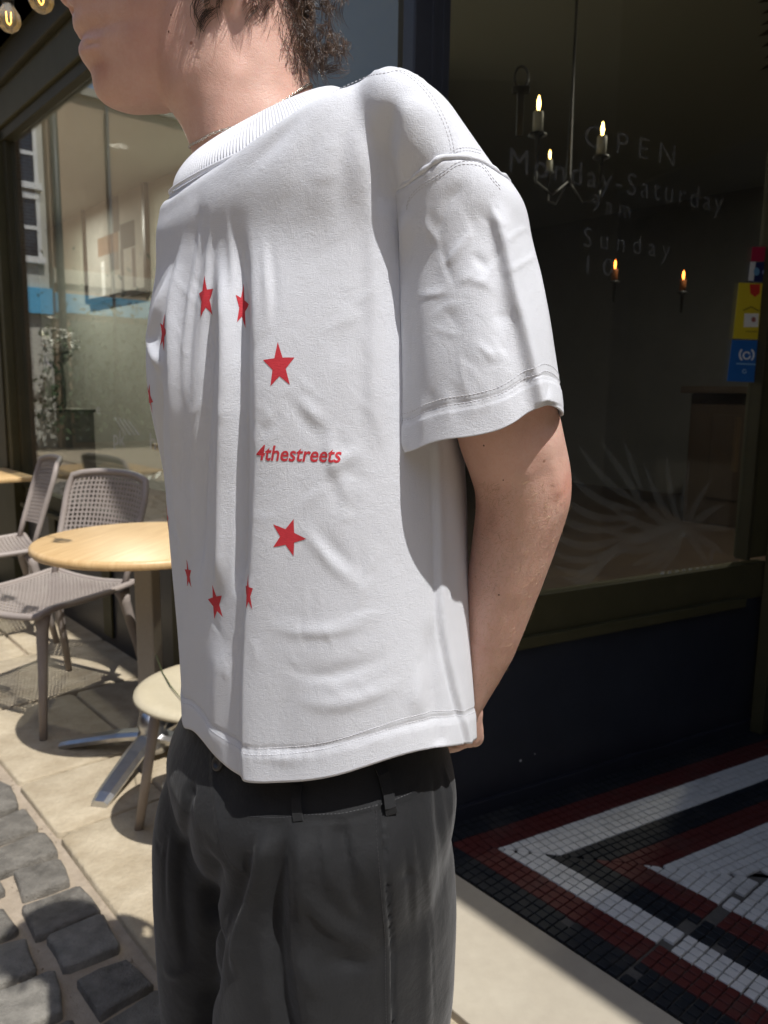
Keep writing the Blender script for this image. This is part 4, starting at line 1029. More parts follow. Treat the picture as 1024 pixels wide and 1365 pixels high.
# ---- shopfront
shop = empty('shopfront', sd(0, 0), 0, label='olive and navy painted cafe shopfront with large windows and a recessed tiled entrance', cat='shopfront')
def part(b, name, m, parent=None, smooth=False, **k): return b.build(name, m, shop if parent is None else parent, smooth, world=True, **k)
def subp(b, name, m, parent, smooth=False): return b.build(name, m, parent, smooth)
# right-hand window in the recess
rw = part(ubox(MB(), .30, 1.52, -.05, .0, .51, .640, .004), 'window', M_olive)
subp(ubox(MB(), .085, .31, -.05, .0, .51, .640, .004), 'bottom_rail', M_olive, rw)
subp(ubox(MB(), .085, 1.385, -.002, .022, .49, .525, .006), 'sill', M_olive, rw)
subp(ubox(MB(), 1.385, 1.52, -.05, .003, .66, 2.60, .004), 'stile', M_olive, rw)
subp(ubox(MB(), 1.38, 1.40, -.04, .010, .655, 2.60, .004), 'bead', M_olived, rw)
subp(ubox(MB(), .085, 1.52, -.05, .003, 2.60, 2.80, .004), 'head', M_olive, rw)
subp(ubox(MB(), .085, 1.385, -.030, -.024, .642, 2.598), 'pane', M_glass, rw)
part(ubox(MB(), .02, 1.52, -.045, -.006, .0, .509, .003), 'stall_riser', M_navy)
part(ubox(MB(), .02, 1.52, -.006, .008, .0, .045, .003), 'plinth', M_navy)
# corner post
cp_ = part(ubox(MB(), -.018, .085, -.05, .004, .0, 3.0, .005), 'corner_post', M_post)
subp(ubox(MB(), .030, .044, .004, .0075, .05, 3.0, .0015), 'bead', M_post, cp_)
subp(ubox(MB(), .062, .070, .004, .0065, .05, 3.0, .0015), 'bead', M_post, cp_)
subp(sbox(MB(), .018, .078, -.06, .002, .0, 3.0, .004), 'return', M_olived, cp_)
# left window along the street
lw = part(sbox(MB(), .078, 3.31, -.06, .0, .56, .645, .004), 'window', M_olive)
subp(sbox(MB(), .078, 3.31, -.02, .035, .535, .562, .006), 'sill', M_olive, lw)
subp(sbox(MB(), 3.31, 3.37, -.05, .004, .645, 2.56, .004), 'stile', M_olived, lw)
subp(sbox(MB(), .078, 3.31, -.030, -.024, .647, 2.556), 'pane', M_glass, lw)
subp(sbox(MB(), .078, 3.37, -.05, .012, 2.56, 2.62, .005), 'head', M_olived, lw)
part(sbox(MB(), .02, 3.82, -.05, .030, 2.62, 2.80, .008), 'architrave', M_olive)
part(sbox(MB(), .02, 3.82, -.05, .060, 2.80, 2.93, .010), 'cornice', M_olived)
part(sbox(MB(), .02, 3.82, -.05, .022, 2.93, 3.00, .006), 'cornice', M_olive)
part(sbox(MB(), .078, 3.31, -.045, -.006, .0, .56, .003), 'stall_riser', M_navy)
for a in (.6, 1.35, 2.1, 2.85): part(sbox(MB(), a-.05, a+.05, -.004, .008, .05, .535, .003), 'pilaster_strip', M_olive)
pil = part(sbox(MB(), 3.37, 3.82, -.05, .045, .0, 2.62, .006), 'pilaster', M_olive)
subp(sbox(MB(), 3.44, 3.75, .045, .056, .75, 2.5, .005), 'panel', M_olived, pil); subp(sbox(MB(), 3.35, 3.84, .0, .075, .0, .22, .006), 'base', M_olive, pil)
part(sbox(MB(), -3.2, 12.0, -.1, .225, 3.00, 3.55, .01), 'fascia', noisy('navy_fascia', (.010,.013,.035), (.016,.020,.05), 6, .4, .1, .002))
part(sbox(MB(), -3.2, 12.0, -.1, .26, 3.55, 3.62, .01), 'cornice', M_olive)
# door at the end of the recess and the far cheek of the recess
dr = part(MB().box(uw(1.52, 0)+(-FD)*.50+FIN*.03+UP*1.08, (1.0, .05, 2.12), M_SD, .004), 'door', M_navy)
subp(MB().box(uw(1.52, 0)+(-FD)*.50+FIN*.0+UP*1.35, (.72, .012, 1.30), M_SD, .003), 'pane', mat('dark_glass', (.01,.01,.012), .05), dr)
subp(MB().tube([uw(1.52, 0)+(-FD)*.09+FN*.04+UP*z for z in (.95, 1.15)], .011, 12), 'handle', mat('brass', (.55,.38,.16), .3, 1), dr)
subp(MB().box(uw(1.52, 0)+(-FD)*.024+FN*.012+UP*1.1, (.045, .05, 2.2), M_SD, .004), 'jamb', M_olive, dr)
part(MB().box(uw(1.52, 0)+(-FD)*.5+FIN*.03+UP*2.6, (1.1, .06, .9), M_SD, .004), 'transom_panel', M_olived)
part(MB().box(sd(-2.62, -.80, 1.5), (.06, 1.7, 3.0), M_SD @ rotz(.3), .004), 'cheek_panel', M_olived)
part(MB().add([sd(.02, .2, 3.0), sd(-3.2, .2, 3.0), sd(-3.2, -6, 3.0), sd(12, -6, 3.0), sd(12, .2, 3.0)]+[sd(.02, .2, 3.1), sd(-3.2, .2, 3.1), sd(-3.2, -6, 3.1), sd(12, -6, 3.1), sd(12, .2, 3.1)], [(0,1,2,3,4), (9,8,7,6,5)]), 'soffit', mat('soffit', (.28,.29,.25), .8))
# ---- rooms behind the glass
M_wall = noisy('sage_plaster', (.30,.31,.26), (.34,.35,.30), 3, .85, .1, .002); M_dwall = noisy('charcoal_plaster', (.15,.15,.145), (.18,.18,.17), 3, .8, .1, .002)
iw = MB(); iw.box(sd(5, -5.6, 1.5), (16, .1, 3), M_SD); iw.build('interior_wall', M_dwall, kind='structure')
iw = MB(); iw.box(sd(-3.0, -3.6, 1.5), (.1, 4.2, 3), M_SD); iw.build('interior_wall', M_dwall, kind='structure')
iw = MB(); iw.box(sd(9.6, -3, 1.5), (.1, 5.6, 3), M_SD); iw.build('interior_wall', M_wall, kind='structure')
iw = MB(); iw.box(sd(5.7, -1.75, 1.5), (7.8, .08, 3), M_SD); iw.build('partition_wall', M_wall, kind='structure')
iw = MB(); iw.add([sd(.12,-.10,.30), uw(1.46,-.12,.30), sd(-3,-5.6,.30), sd(12,-5.6,.30), sd(12,-.10,.30)], [(0,4,3,2,1)]); iw.build('interior_floor', noisy('oak_floor', (.05,.035,.025), (.08,.055,.035), 6, .5), kind='structure')
# upper storeys and the rest of the row
M_brickd = None
def brick_mat(name, c1, c2, mortar, bw=.225, bh=.075):
    m = mat(name, c1, .85); N = NT(m); tc = N.n('TexCoord'); br = N.n('TexBrick'); mp = N.n('Mapping'); N.l(tc.outputs['UV'], mp.inputs[0]); N.l(mp.outputs[0], br.inputs['Vector'])
    br.inputs['Color1'].default_value = (*c1, 1); br.inputs['Color2'].default_value = (*c2, 1); br.inputs['Mortar'].default_value = (*mortar, 1); br.inputs['Scale'].default_value = 3.6; br.inputs['Brick Width'].default_value = bw; br.inputs['Row Height'].default_value = bh; br.inputs['Mortar Size'].default_value = .008
    N.setc(N.mix(N.math('MULTIPLY', N.noise(N.coord('Object'), 2, 5), .5), br.outputs['Color'], tuple(k*.7 for k in c1))); N.setn(N.bump(br.outputs['Fac'], -.4, .006)); return m
M_brick = brick_mat('buff_brick', (.50,.36,.22), (.42,.29,.17), (.46,.40,.32)); M_brickr = brick_mat('brown_brick', (.20,.11,.07), (.15,.085,.055), (.25,.22,.18))
def uv_box(me, k=1.0):
    uv = me.uv_layers.new(name='UVMap')
    for p in me.polygons:
        n = p.normal
        for li in p.loop_indices:
            c = me.vertices[me.loops[li].vertex_index].co-C0
            uv.data[li].uv = (c.dot(FD if abs(n.dot(FN)) > .5 else FN)*k, c.z*k)
M_white = mat('white_window_paint', (.78,.78,.75), .5); M_pane = mat('dark_pane', (.03,.035,.045), .08)
def building(name, s0, s1, d0, d1, z0_, z1_, m, label, wins=(), axis='s', face=0.0):
    """wins: (centre along the face, z centre, w, h); axis 's': the face looks along d; 'd': the face looks along -s"""
    r = empty(name, sd((s0+s1)/2, (d0+d1)/2), 0, label=label, cat='building'); b = MB(); sbox(b, s0, s1, d0, d1, z0_, z1_); o = b.build('wall', m, r, world=True); uv_box(o.data)
    for (c, z, w_, h_) in wins:
        def bx(b, a0, a1, o0, o1, zz0, zz1):
            if axis == 's': return sbox(b, a0, a1, face+o0, face+o1, zz0, zz1)
            return sbox(b, face-o1, face-o0, a0, a1, zz0, zz1)
        b = MB(); t = .07
        bx(b, c-w_/2-t, c-w_/2, 0, .06, z-h_/2, z+h_/2); bx(b, c+w_/2, c+w_/2+t, 0, .06, z-h_/2, z+h_/2); bx(b, c-w_/2-t, c+w_/2+t, 0, .07, z+h_/2, z+h_/2+.12); bx(b, c-w_/2-.12, c+w_/2+.12, 0, .12, z-h_/2-.12, z-h_/2); bx(b, c-w_/2, c+w_/2, .005, .045, z-.03, z+.04)
        f = b.build('window', M_white, r, world=True); bx(MB(), c-w_/2, c+w_/2, -.01, .02, z-h_/2, z+h_/2).build('pane', M_pane, f)
    b = MB(); sbox(b, s0-.1, s1+.1, d0-.1, d1+.1, z1_, z1_+.15); b.build('parapet', mat('stone_coping', (.4,.37,.3), .8), r, world=True)
    return r
building('brick_house', -3.2, 12.0, -6, .0, 3.62, 8.2, M_brickr, 'brown brick upper storeys above the olive and navy cafe front', [(x, 5.2, .9, 1.5) for x in (-1.5,1,3.5,6,8.5)], 's', .0)
building('brick_house', 3.82, 12.0, -.30, -.06, 0, 3.0, M_brickr, 'dark brick house next along the row beyond the cafe window', [(5.2, 1.5, 1.2, 1.6), (8.5, 1.5, 1.2, 1.6)], 's', -.06)
building('brick_house', -14, -3.3, -6, .0, 0, 8, M_brickr, 'dark brick house beyond the recessed doorway side of the cafe', [(-6, 1.7, 1.6, 1.8), (-9, 1.7, 1.6, 1.8)], 's', .0)
building('terraced_house', -14, 2.0, 7.0, 11, 0, 5.6, M_brickr, 'shaded brown brick terrace on the opposite side of the street', [(-10+i*2.6, z, 1.0, 1.5) for i in range(5) for z in (1.5, 4.2)], 's', 7.0-.12)
building('terraced_house', 2.3, 14.8, 7.4, 11, 0, 5.9, M_brickr, 'brown brick terrace running down the far side of the street', [(4+i*2.6, z, 1.0, 1.5) for i in range(4) for z in (1.5, 4.2)], 's', 7.4-.12)
bb = building('brick_house', 15.0, 19, 4.02, 9.5, 0, 7.0, M_brick, 'sunlit buff brick house closing the street, seen mirrored in the cafe window', [], 'd', 15.0)
sbox(MB(), 14.90, 15.0, 4.02, 9.5, 2.74, 3.12).build('sign_board', mat('bright_blue', (.13,.42,.62), .5), bb, world=True)
sbox(MB(), 14.93, 15.0, 4.02, 9.5, 3.32, 3.60).build('string_course', mat('cream_stone', (.62,.56,.42), .8), bb, world=True)
sbox(MB(), 14.96, 15.0, 4.3, 9.3, .1, 2.6).build('shop_window', mat('green_grey_front', (.11,.14,.11), .4), bb, world=True)
bl = building('white_house', 15.2, 19, -.6, 4.0, 0, 8.4, mat('cream_render', (.55,.54,.47), .8), 'cream rendered house with white sash windows, mirrored at the left of the cafe window', [(3.55, z, .50, 1.1) for z in (4.35, 5.75, 7.15)]+[(2.2, z, .5, 1.1) for z in (4.35, 5.75, 7.15)], 'd', 15.2)
sbox(MB(), 15.05, 15.2, 2.9, 4.0, 2.70, 3.2).build('sign_board', mat('sky_blue', (.10,.45,.72), .5), bl, world=True)
building('brick_house', -19, -15, -6, 11, 0, 8, M_brickr, 'brown brick house closing the street behind the viewer', [(1+i*2.4, z, 1.0, 1.6) for i in range(3) for z in (2, 5)], 'd', -15+.0)
dp = MB(); dp.tube([sd(14.86,4.12,z) for z in (0,2.5,3.6,6.9)], .07, 10); dp.build('drainpipe', mat('dark_green_pipe', (.03,.04,.03), .5), bb, True, world=True)
for d_ in (5.2, 7.6): MB().tube([sd(14.9,d_,z) for z in (0,3,6.9)], .035, 8).build('cable', mat('grey_cable', (.06,.06,.055), .5), bb, True, world=True)
r6 = np.random.default_rng(5); hd = MB()
for _ in range(5200):
    c_ = sd(14.2+r6.normal()*.22, r6.uniform(3.4, 9.2), abs(r6.normal())*1.0+.2+.5*math.sin(r6.uniform(0, 3))); n_ = Vector((r6.normal(), r6.normal(), r6.normal())).normalized(); q_ = n_.cross(UP).normalized(); k_ = r6.uniform(.04, .09)
    hd.add([c_-n_*k_, c_+q_*k_*.5, c_+n_*k_, c_-q_*k_*.5], [(0,1,2,3)])
hg = hd.build('hedge_foliage', noisy('hedge_leaf', (.035,.065,.025), (.08,.12,.05), 3, .6), None, kind='stuff', label='green hedge at the end of the street, mirrored in the cafe window', cat='hedge')
gr = MB()
for _ in range(2600):
    c_ = sd(r6.uniform(-1.2, 2.4), r6.uniform(.70, 1.9), -.0135); k_ = r6.uniform(.0012, .0042); gr.add([c_+Vector((r6.normal(), r6.normal(), 0))*k_*.3+Vector((math.cos(a)*k_, math.sin(a)*k_, 0)) for a in (0, 1.6, 3.1, 4.7)]+[c_+UP*k_*.8], [(0,1,4),(1,2,4),(2,3,4),(3,0,4)])
gr.build('grit', M_mortar, ground, kind='stuff')
# sky needs nothing more than the world
# ================================================================== cafe furniture
def wood_mat():
    m = mat('beech_laminate', (.62,.42,.20), .38); N = NT(m); v = N.coord('Object', (1.2, 16, 4), (0,0,.5)); n = N.noise(v, 4, 6, .6, .8); f = N.noise(N.coord('Object', (3, 90, 9), (0,0,.5)), 6, 4, .6)
    N.setc(N.mix(N.math('MULTIPLY', f, .35), N.ramp(n, [(.3,(.55,.35,.155)),(.55,(.66,.45,.22)),(.75,(.74,.53,.28))]), (.48,.29,.12))); N.setn(N.bump(f, .08, .001)); return m
M_wood = wood_mat(); M_steel = noisy('brushed_steel', (.50,.50,.50), (.62,.62,.62), 30, .30, .15, .001); M_steel.node_tree.nodes['Principled BSDF'].inputs['Metallic'].default_value = 1
M_taupe = noisy('taupe_resin', (.32,.27,.24), (.37,.32,.285), 12, .5, .15, .001); M_cream = noisy('cream_powder_coat', (.55,.48,.33), (.60,.53,.38), 12, .42, .1, .001); M_pole = noisy('warm_grey_metal', (.34,.30,.25), (.38,.34,.28), 10, .4, .1, .001)
def cafe_table(c, r, h, rz, label, square=False):
    t = empty('cafe_table', (c[0], c[1], 0), rz, label=label, cat='table', group='cafe tables on the pavement')
    b = MB()
    if square: b.box((0,0,h-.014), (r*2, r*2, .028), None, .011)
    else: b.lathe([(.001,h),(r-.012,h),(r-.005,h-.002),(r,h-.008),(r,h-.020),(r-.006,h-.027),(r-.02,h-.028),(.001,h-.028)], (0,0,0), 96)
    b.build('tabletop', M_wood, t, not square)
    MB().lathe([(.001,h-.028),(.11,h-.028),(.11,h-.036),(.05,h-.044),(.001,h-.044)], (0,0,0), 32).build('mounting_plate', M_steel, t, True)
    MB().box((0,0,(h-.04+.10)/2), (.062,.062,h-.14), None, .008).build('pole', M_pole, t)
    MB().lathe([(.001,.17),(.035,.165),(.045,.13),(.050,.115),(.042,.10),(.050,.085),(.044,.07),(.052,.055),(.055,.03),(.001,.03)], (0,0,0), 28).build('hub', M_steel, t, True)
    for k in range(4):
        a = k*PI/2; d = Vector((math.cos(a), math.sin(a), 0)); p = Vector((-d.y, d.x, 0)); b = MB(); L = .335
        P = [(.03,.085,.036),(.12,.070,.036),(.22,.046,.034),(.30,.026,.031),(L,.014,.026)]
        vs = []
        for q, z, w_ in P: vs += [d*q+p*w_+UP*z, d*q+p*w_*.55+UP*(z+.009), d*q-p*w_*.55+UP*(z+.009), d*q-p*w_+UP*z, d*q-p*w_*.8+UP*(z-.016), d*q+p*w_*.8+UP*(z-.016)]
        fs = [(i*6+j, i*6+(j+1) % 6, (i+1)*6+(j+1) % 6, (i+1)*6+j) for i in range(4) for j in range(6)]+[tuple(range(6))[::-1], tuple(24+j for j in range(6))]
        b.add(vs, fs); ft = b.build('foot', M_steel, t)
        MB().lathe([(.001,.012),(.012,.012),(.014,.0),(.001,.0)], d*(L-.02), 14).build('glide', M_taupe, ft, True)
    return t
cafe_table((-.765, 2.43), .345, .745, math.atan2(-.98, -.18), 'round pale wood cafe table with steel star feet beside the young man')
cafe_table((-2.32, 4.20), .30, .745, math.atan2(FD.y, FD.x), 'square pale wood cafe table at the far left by the dark pilaster', True)
def lattice(fn, nu, nv, hole=.62, th=.004):
    """perforated sheet: fn(u, v) gives the surface; every cell is a frame round an opening"""
    b = MB(); idx = {}
    P = lambda u, v: fn(u/nu, v/nv)
    for i in range(nu):
        for j in range(nv):
            o = [P(i,j), P(i+1,j), P(i+1,j+1), P(i,j+1)]; c = sum(o, Vector())/4; inn = [c+(q-c)*hole for q in o]; n = (o[1]-o[0]).cross(o[3]-o[0]).normalized()*th
            vs = o+inn+[q-n for q in o]+[q-n for q in inn]
            fs = [(k, (k+1) % 4, 4+(k+1) % 4, 4+k) for k in range(4)]+[(8+(k+1) % 4, 8+k, 12+k, 12+(k+1) % 4) for k in range(4)]+[(4+k, 4+(k+1) % 4, 12+(k+1) % 4, 12+k) for k in range(4)]
            b.add(vs, fs)
    return b
def woven_chair(loc, rz, label):
    """faces local +x"""
    t = empty('garden_chair', (loc[0], loc[1], 0), rz, label=label, cat='chair', group='taupe woven resin chairs')
    H = .445
    def seat(u, v):
        x = -.22+.45*u; y = (-.225+.45*v)*(1-.06*u)
        return Vector((x, y, H+.010*math.sin(PI*u)*-1+.018*((2*v-1)**2)-.020*max(0, u-.82)/.18+.01*(1-u)))
    lattice(seat, 26, 22).build('seat', M_taupe, t)
    rim = [seat(0, v/12) for v in range(13)]+[seat(u/12, 1) for u in range(1, 13)]+[seat(1, 1-v/12) for v in range(1, 13)]+[seat(1-u/12, 0) for u in range(1, 12)]
    MB().tube([p-UP*.004 for p in rim], .0125, 8, close=True).build('seat_rim', M_taupe, t, True)
    def back(u, v):
        z = H+.10+.335*v; w_ = .205+.018*v-.02*max(0, v-.8)/.2; y = (2*u-1)*w_
        return Vector((-.245-.10*v-.02+.045*(2*u-1)**2*1.0, y, z-.020*abs(2*u-1)**3*v))
    lattice(back, 22, 18).build('backrest', M_taupe, t)
    fr = [back(0, 0)+Vector((.03,.01,-.10))]+[back(0, v/8) for v in range(9)]+[back(u/10, 1) for u in range(1, 10)]+[back(1, 1-v/8) for v in range(9)]+[back(1, 0)+Vector((.03,-.01,-.10))]
    MB().tube(fr, .0135, 8).build('back_frame', M_taupe, t, True)
    for sx, sy in ((1,1),(1,-1),(-1,1),(-1,-1)):
        a = Vector((sx*.185, sy*.190, H-.005)); f = Vector((sx*.245+(-.03 if sx < 0 else 0), sy*.235, 0))
        MB().tube([a, a.lerp(f, .12)+Vector((0,0,0)), a.lerp(f, .5), f], [.030,.0215,.0165,.0135], 12).build('leg', M_taupe, t, True)
    return t
g_ = Vector((-.45,-.89,0)).normalized()
woven_chair((-1.28, 2.86), math.atan2(g_.y, g_.x), 'taupe woven chair between the round table and the cafe window')
woven_chair((-1.93, 3.62), math.atan2(-.55, -.83), 'taupe woven chair in front of the far square table, partly cut by the frame')
# cream metal chair
def metal_chair(loc, rz, label):
    t = empty('metal_chair', (loc[0], loc[1], 0), rz, label=label, cat='chair'); H = .46
    MB().lathe([(.001,H-.002),(.12,H-.004),(.185,H),(.210,H-.001),(.223,H-.008),(.225,H-.016),(.218,H-.022),(.001,H-.020)], (0,0,0), 56, sx=1, sy=.96).build('seat', M_cream, t, True)
    bk = [Vector((-.12,-.16,H-.02)), Vector((-.20,-.175,H+.02)), Vector((-.225,-.18,H+.10)), Vector((-.235,-.175,H+.28)), Vector((-.245,-.13,H+.37)), Vector((-.25,0,H+.40)), Vector((-.245,.13,H+.37)), Vector((-.235,.175,H+.28)), Vector((-.225,.18,H+.10)), Vector((-.20,.175,H+.02)), Vector((-.12,.16,H-.02))]
    q = crom(np.arange(len(bk)), np.array([list(p) for p in bk]), np.linspace(0, len(bk)-1, 50)); MB().tube([vec3(p) for p in q], .014, 12).build('back_hoop', M_cream, t, True)
    MB().box((-.242,0,H+.30), (.008,.30,.055), None, .003).build('back_slat', M_cream, t)
    for sx, sy in ((1,1),(1,-1),(-1,1),(-1,-1)):
        a = Vector((sx*.13, sy*.13, H-.02)); f = Vector((sx*.19, sy*.18, 0)); MB().tube([a, a.lerp(f, .5), f], [.0145,.0140,.0125], 12).build('leg', M_taupe, t, True)
    MB().tube([Vector((.155*math.cos(k*PI/12), .15*math.sin(k*PI/12), .19)) for k in range(24)], .006, 6, close=True).build('stretcher_ring', M_steel, t, True)
    return t
metal_chair((-.42, 1.93), math.radians(-150), 'cream round-seated metal chair tucked against the round table behind the young man')
h_ = Vector((-.53, 1.97, .4605)); b = MB(); b.tube([at(208,873,2.03), at(218,898,1.98), at(228,915,1.95), at(242,932,1.93)], [.0012,.0016,.0016,.001], 6)
sm_ = b; z_off = .462
pts = [on_z(208,873,.464), on_z(217,897,.463), on_z(228,915,.463), on_z(243,933,.464)]
MB().tube(pts, [.0012,.0016,.0016,.001], 6).build('grass_stalk', mat('green_stalk', (.05,.07,.02), .6), None, True, label='thin dark green stalk lying on the cream chair seat', cat='stalk')
# ================================================================== festoon bulbs under the fascia
M_bulb = bpy.data.materials.new('clear_bulb'); M_bulb.use_nodes = True; N = NT(M_bulb); gl = N.n('BsdfGlossy'); gl.inputs['Roughness'].default_value = .02; tr = N.n('BsdfTransparent'); tr.inputs[0].default_value = (.93,.90,.84,1); df = N.n('BsdfDiffuse'); df.inputs[0].default_value = (.8,.78,.7,1); fr = N.n('LayerWeight', i_Blend=.35); mx = N.n('MixShader'); mx2 = N.n('MixShader'); mx2.inputs[0].default_value = .16
N.l(fr.outputs[0], mx.inputs[0]); N.l(tr.outputs[0], mx.inputs[1]); N.l(gl.outputs[0], mx.inputs[2]); N.l(mx.outputs[0], mx2.inputs[1]); N.l(df.outputs[0], mx2.inputs[2]); N.l(mx2.outputs[0], M_bulb.node_tree.nodes['Material Output'].inputs[0])
def emit(name, col, st):
    m = bpy.data.materials.new(name); m.use_nodes = True; p = m.node_tree.nodes['Principled BSDF']; p.inputs['Base Color'].default_value = (*[min(1, k) for k in col], 1); p.inputs['Emission Color'].default_value = (*col, 1); p.inputs['Emission Strength'].default_value = st; return m
M_fil = emit('filament', (1,.55,.10), 9); M_sock = mat('black_socket', (.02,.02,.02), .5)
bp = [at(12, 27, 2.15), at(55, 0, 2.02)]; dstep = bp[1]-bp[0]; bp = [bp[0]-dstep*2, bp[0]-dstep, bp[0], bp[1], bp[1]+dstep, bp[1]+dstep*2]
bulb_labels = ['festoon bulb two places left of the lower visible one', 'festoon bulb next left of the lower visible one', 'clear festoon bulb with yellow filament at the far upper left corner', 'clear festoon bulb just left of the nose at the top edge', 'festoon bulb above the young man\'s forehead', 'last festoon bulb on the wire above the hair']
for p, lb in zip(bp, bulb_labels):
    t = empty('light_bulb', p, .3, label=lb, cat='light bulb', group='festoon bulbs hanging along the shopfront')
    MB().lathe([(.001,-.029),(.012,-.0265),(.022,-.019),(.0285,-.006),(.029,.002),(.0265,.014),(.019,.025),(.0135,.034),(.0125,.040),(.001,.041)], (0,0,0), 28).build('globe', M_bulb, t, True)
    MB().tube([Vector((-.006,0,.020)), Vector((-.005,0,-.004)), Vector((0,.003,-.010)), Vector((.005,0,-.004)), Vector((.006,0,.020))], .0008, 5).build('filament', M_fil, t, True)
    MB().lathe([(.001,.036),(.0145,.038),(.0155,.050),(.0155,.070),(.010,.078),(.001,.079)], (0,0,0), 18).build('socket', M_sock, t, True)
wire = MB().tube([p+UP*(.079+(.0 if i % 2 == 0 else -.012)) for i, p in enumerate([q for a, b_ in zip(bp, bp[1:]+[bp[-1]]) for q in (a, (a+b_)/2)][:-1])], .003, 6).build('festoon_wire', M_sock, None, True, label='black wire the festoon bulbs hang from along the shopfront', cat='wire')
# ================================================================== inside the cafe
PW = sd(0,-1.70)      # face of the partition
def pic_corner(x, y): return on_plane(x, y, PW, FN)
pc = [pic_corner(112,218), pic_corner(195,206), pic_corner(198,402), pic_corner(119,392)]
s0, s1 = (pc[0]-C0).dot(FD), (pc[1]-C0).dot(FD); s0, s1 = max(s0, s1), min(s0, s1); zt, zb = (pc[0].z+pc[1].z)/2, (pc[2].z+pc[3].z)/2
t = empty('framed_picture', sd((s0+s1)/2, -1.70, (zt+zb)/2), 0, label='large dark framed picture of a seated figure hanging inside behind the left window', cat='picture')
def wpart(b, name, m, par, **k): return b.build(name, m, par, False, world=True, **k)
for a in ((s1-.02, s1+.03, zb, zt), (s0-.03, s0+.02, zb, zt), (s1, s0, zt-.03, zt+.02), (s1, s0, zb-.02, zb+.03)): wpart(sbox(MB(), a[0], a[1], -1.70, -1.655, a[2], a[3], .004), 'frame', mat('black_frame', (.015,.012,.012), .4), t)
wpart(sbox(MB(), s1, s0, -1.70, -1.68, zb, zt), 'canvas', noisy('grey_canvas', (.22,.22,.20), (.34,.33,.30), 2.2, .8, .1, .001), t)
sw, sh = s0-s1, zt-zb
for (a, c_, w_, h_, m_) in ((.40,.40,.35,.14,(.15,.10,.07)),(.72,.42,.22,.18,(.05,.05,.05)),(.55,.62,.10,.30,(.05,.05,.05)),(.30,.15,.06,.28,(.5,.5,.48)),(.62,.18,.05,.30,(.08,.08,.08)),(.80,.18,.05,.28,(.10,.09,.09)),(.5,.28,.14,.16,(.12,.11,.10))):
    wpart(sbox(MB(), s0-(a+w_/2)*sw, s0-(a-w_/2)*sw, -1.681, -1.678, zb+(c_-h_/2)*sh, zb+(c_+h_/2)*sh, .001), 'painted_shape', mat('paint', m_, .8), t)
# pendant discs under the ceiling, a small chandelier seen through the left window
M_lamp = emit('lamp_disc', (1,.98,.92), 3.0)
for i, (x, y, Y) in enumerate(((66,88,5.2),(103,95,4.9),(36,92,6.0),(50,95,5.8))):
    c = at(x, y, Y); t = empty('ceiling_spotlight', c, 0, label=['round white ceiling spotlight seen above the buff wall through the left window','wide white ceiling spotlight just left of the chin inside the cafe','small white ceiling spotlight at the window\'s upper left corner','small white ceiling spotlight second from the window\'s left frame'][i], cat='spotlight', group='ceiling spotlights inside the cafe')
    MB().lathe([(.001,0),(.055,0),(.060,.006),(.058,.02),(.001,.02)], (0,0,0), 24).build('lamp_disc', M_lamp, t, True); MB().lathe([(.001,.02),(.066,.02),(.066,.035),(.001,.04)], (0,0,0), 24).build('housing', mat('white_housing', (.7,.7,.68), .5), t, True)
def candle_lamp(loc, label, scale=1.0, flame=(1,.62,.16), st=16, orange=False, group='electric candle lamps inside the cafe'):
    t = empty('candle_lamp', loc, 0, label=label, cat='lamp', group=group); s = scale
    MB().lathe([(.0003,.052*s),(.0035*s,.044*s),(.0062*s,.028*s),(.0065*s,.020*s),(.0045*s,.008*s),(.003*s,.0)], (0,0,0), 14).build('flame_bulb', emit('candle_glow', flame, st), t, True)
    MB().lathe([(.001,-.002*s),(.018*s,-.003*s),(.0185*s,-.010*s),(.0185*s,-.070*s),(.001,-.072*s)], (0,0,0), 18).build('candle_tube', mat('ivory', (.42,.41,.36), .6) if not orange else mat('amber_shade', (.30,.10,.03), .4), t, True)
    MB().lathe([(.001,-.070*s),(.030*s,-.074*s),(.034*s,-.082*s),(.010*s,-.092*s),(.006*s,-.20*s),(.001,-.20*s)], (0,0,0), 18).build('bracket', M_sock, t, True)
    return t
for (x, y, Y, s, lb) in ((718,148,3.3,1.15,'electric candle lamp highest and leftmost behind the dark window'),(803,181,3.5,1.1,'electric candle lamp directly above the word OPEN on the window'),(733,212,4.2,.85,'small distant electric candle lamp below the leftmost one')):
    candle_lamp(at(x, y, Y), lb, s)
for (x, y, Y, lb) in ((820,358,4.4,'orange glowing lantern bulb under the word Sunday'),(911,372,4.4,'orange glowing lantern bulb nearer the stickers')):
    candle_lamp(at(x, y, Y), lb, .9, (1,.22,.03), 12, True, 'orange lantern bulbs inside the cafe')
for (x, y, Y) in ((85,113,4.6),(99,116,4.6),(90,121,4.7),(100,120,4.5)):
    pass
t = empty('chandelier', at(92,118,4.6), 0, label='small brass chandelier with yellow bulbs inside, left of the chin', cat='chandelier')
for (x, y) in ((84,115),(98,113),(86,122),(99,120)):
    p = at(x, y, 4.6)-t.location; MB().lathe([(.0005,.016),(.007,.010),(.008,.0),(.004,-.012),(.0005,-.014)], p, 10).build('bulb', emit('warm_bulb', (1,.60,.14), 7), t, True)
    MB().tube([p-UP*.014, p-UP*.03, Vector((0,0,-.02)), Vector((0,0,.25))], .003, 6).build('arm', mat('brass', (.4,.28,.1), .3, 1), t, True)
cf = empty('iron_chandelier', at(758,232,3.6), 0, label='dark iron chandelier frame linking the bare candle lamps inside', cat='chandelier'); hub = at(758,232,3.6)
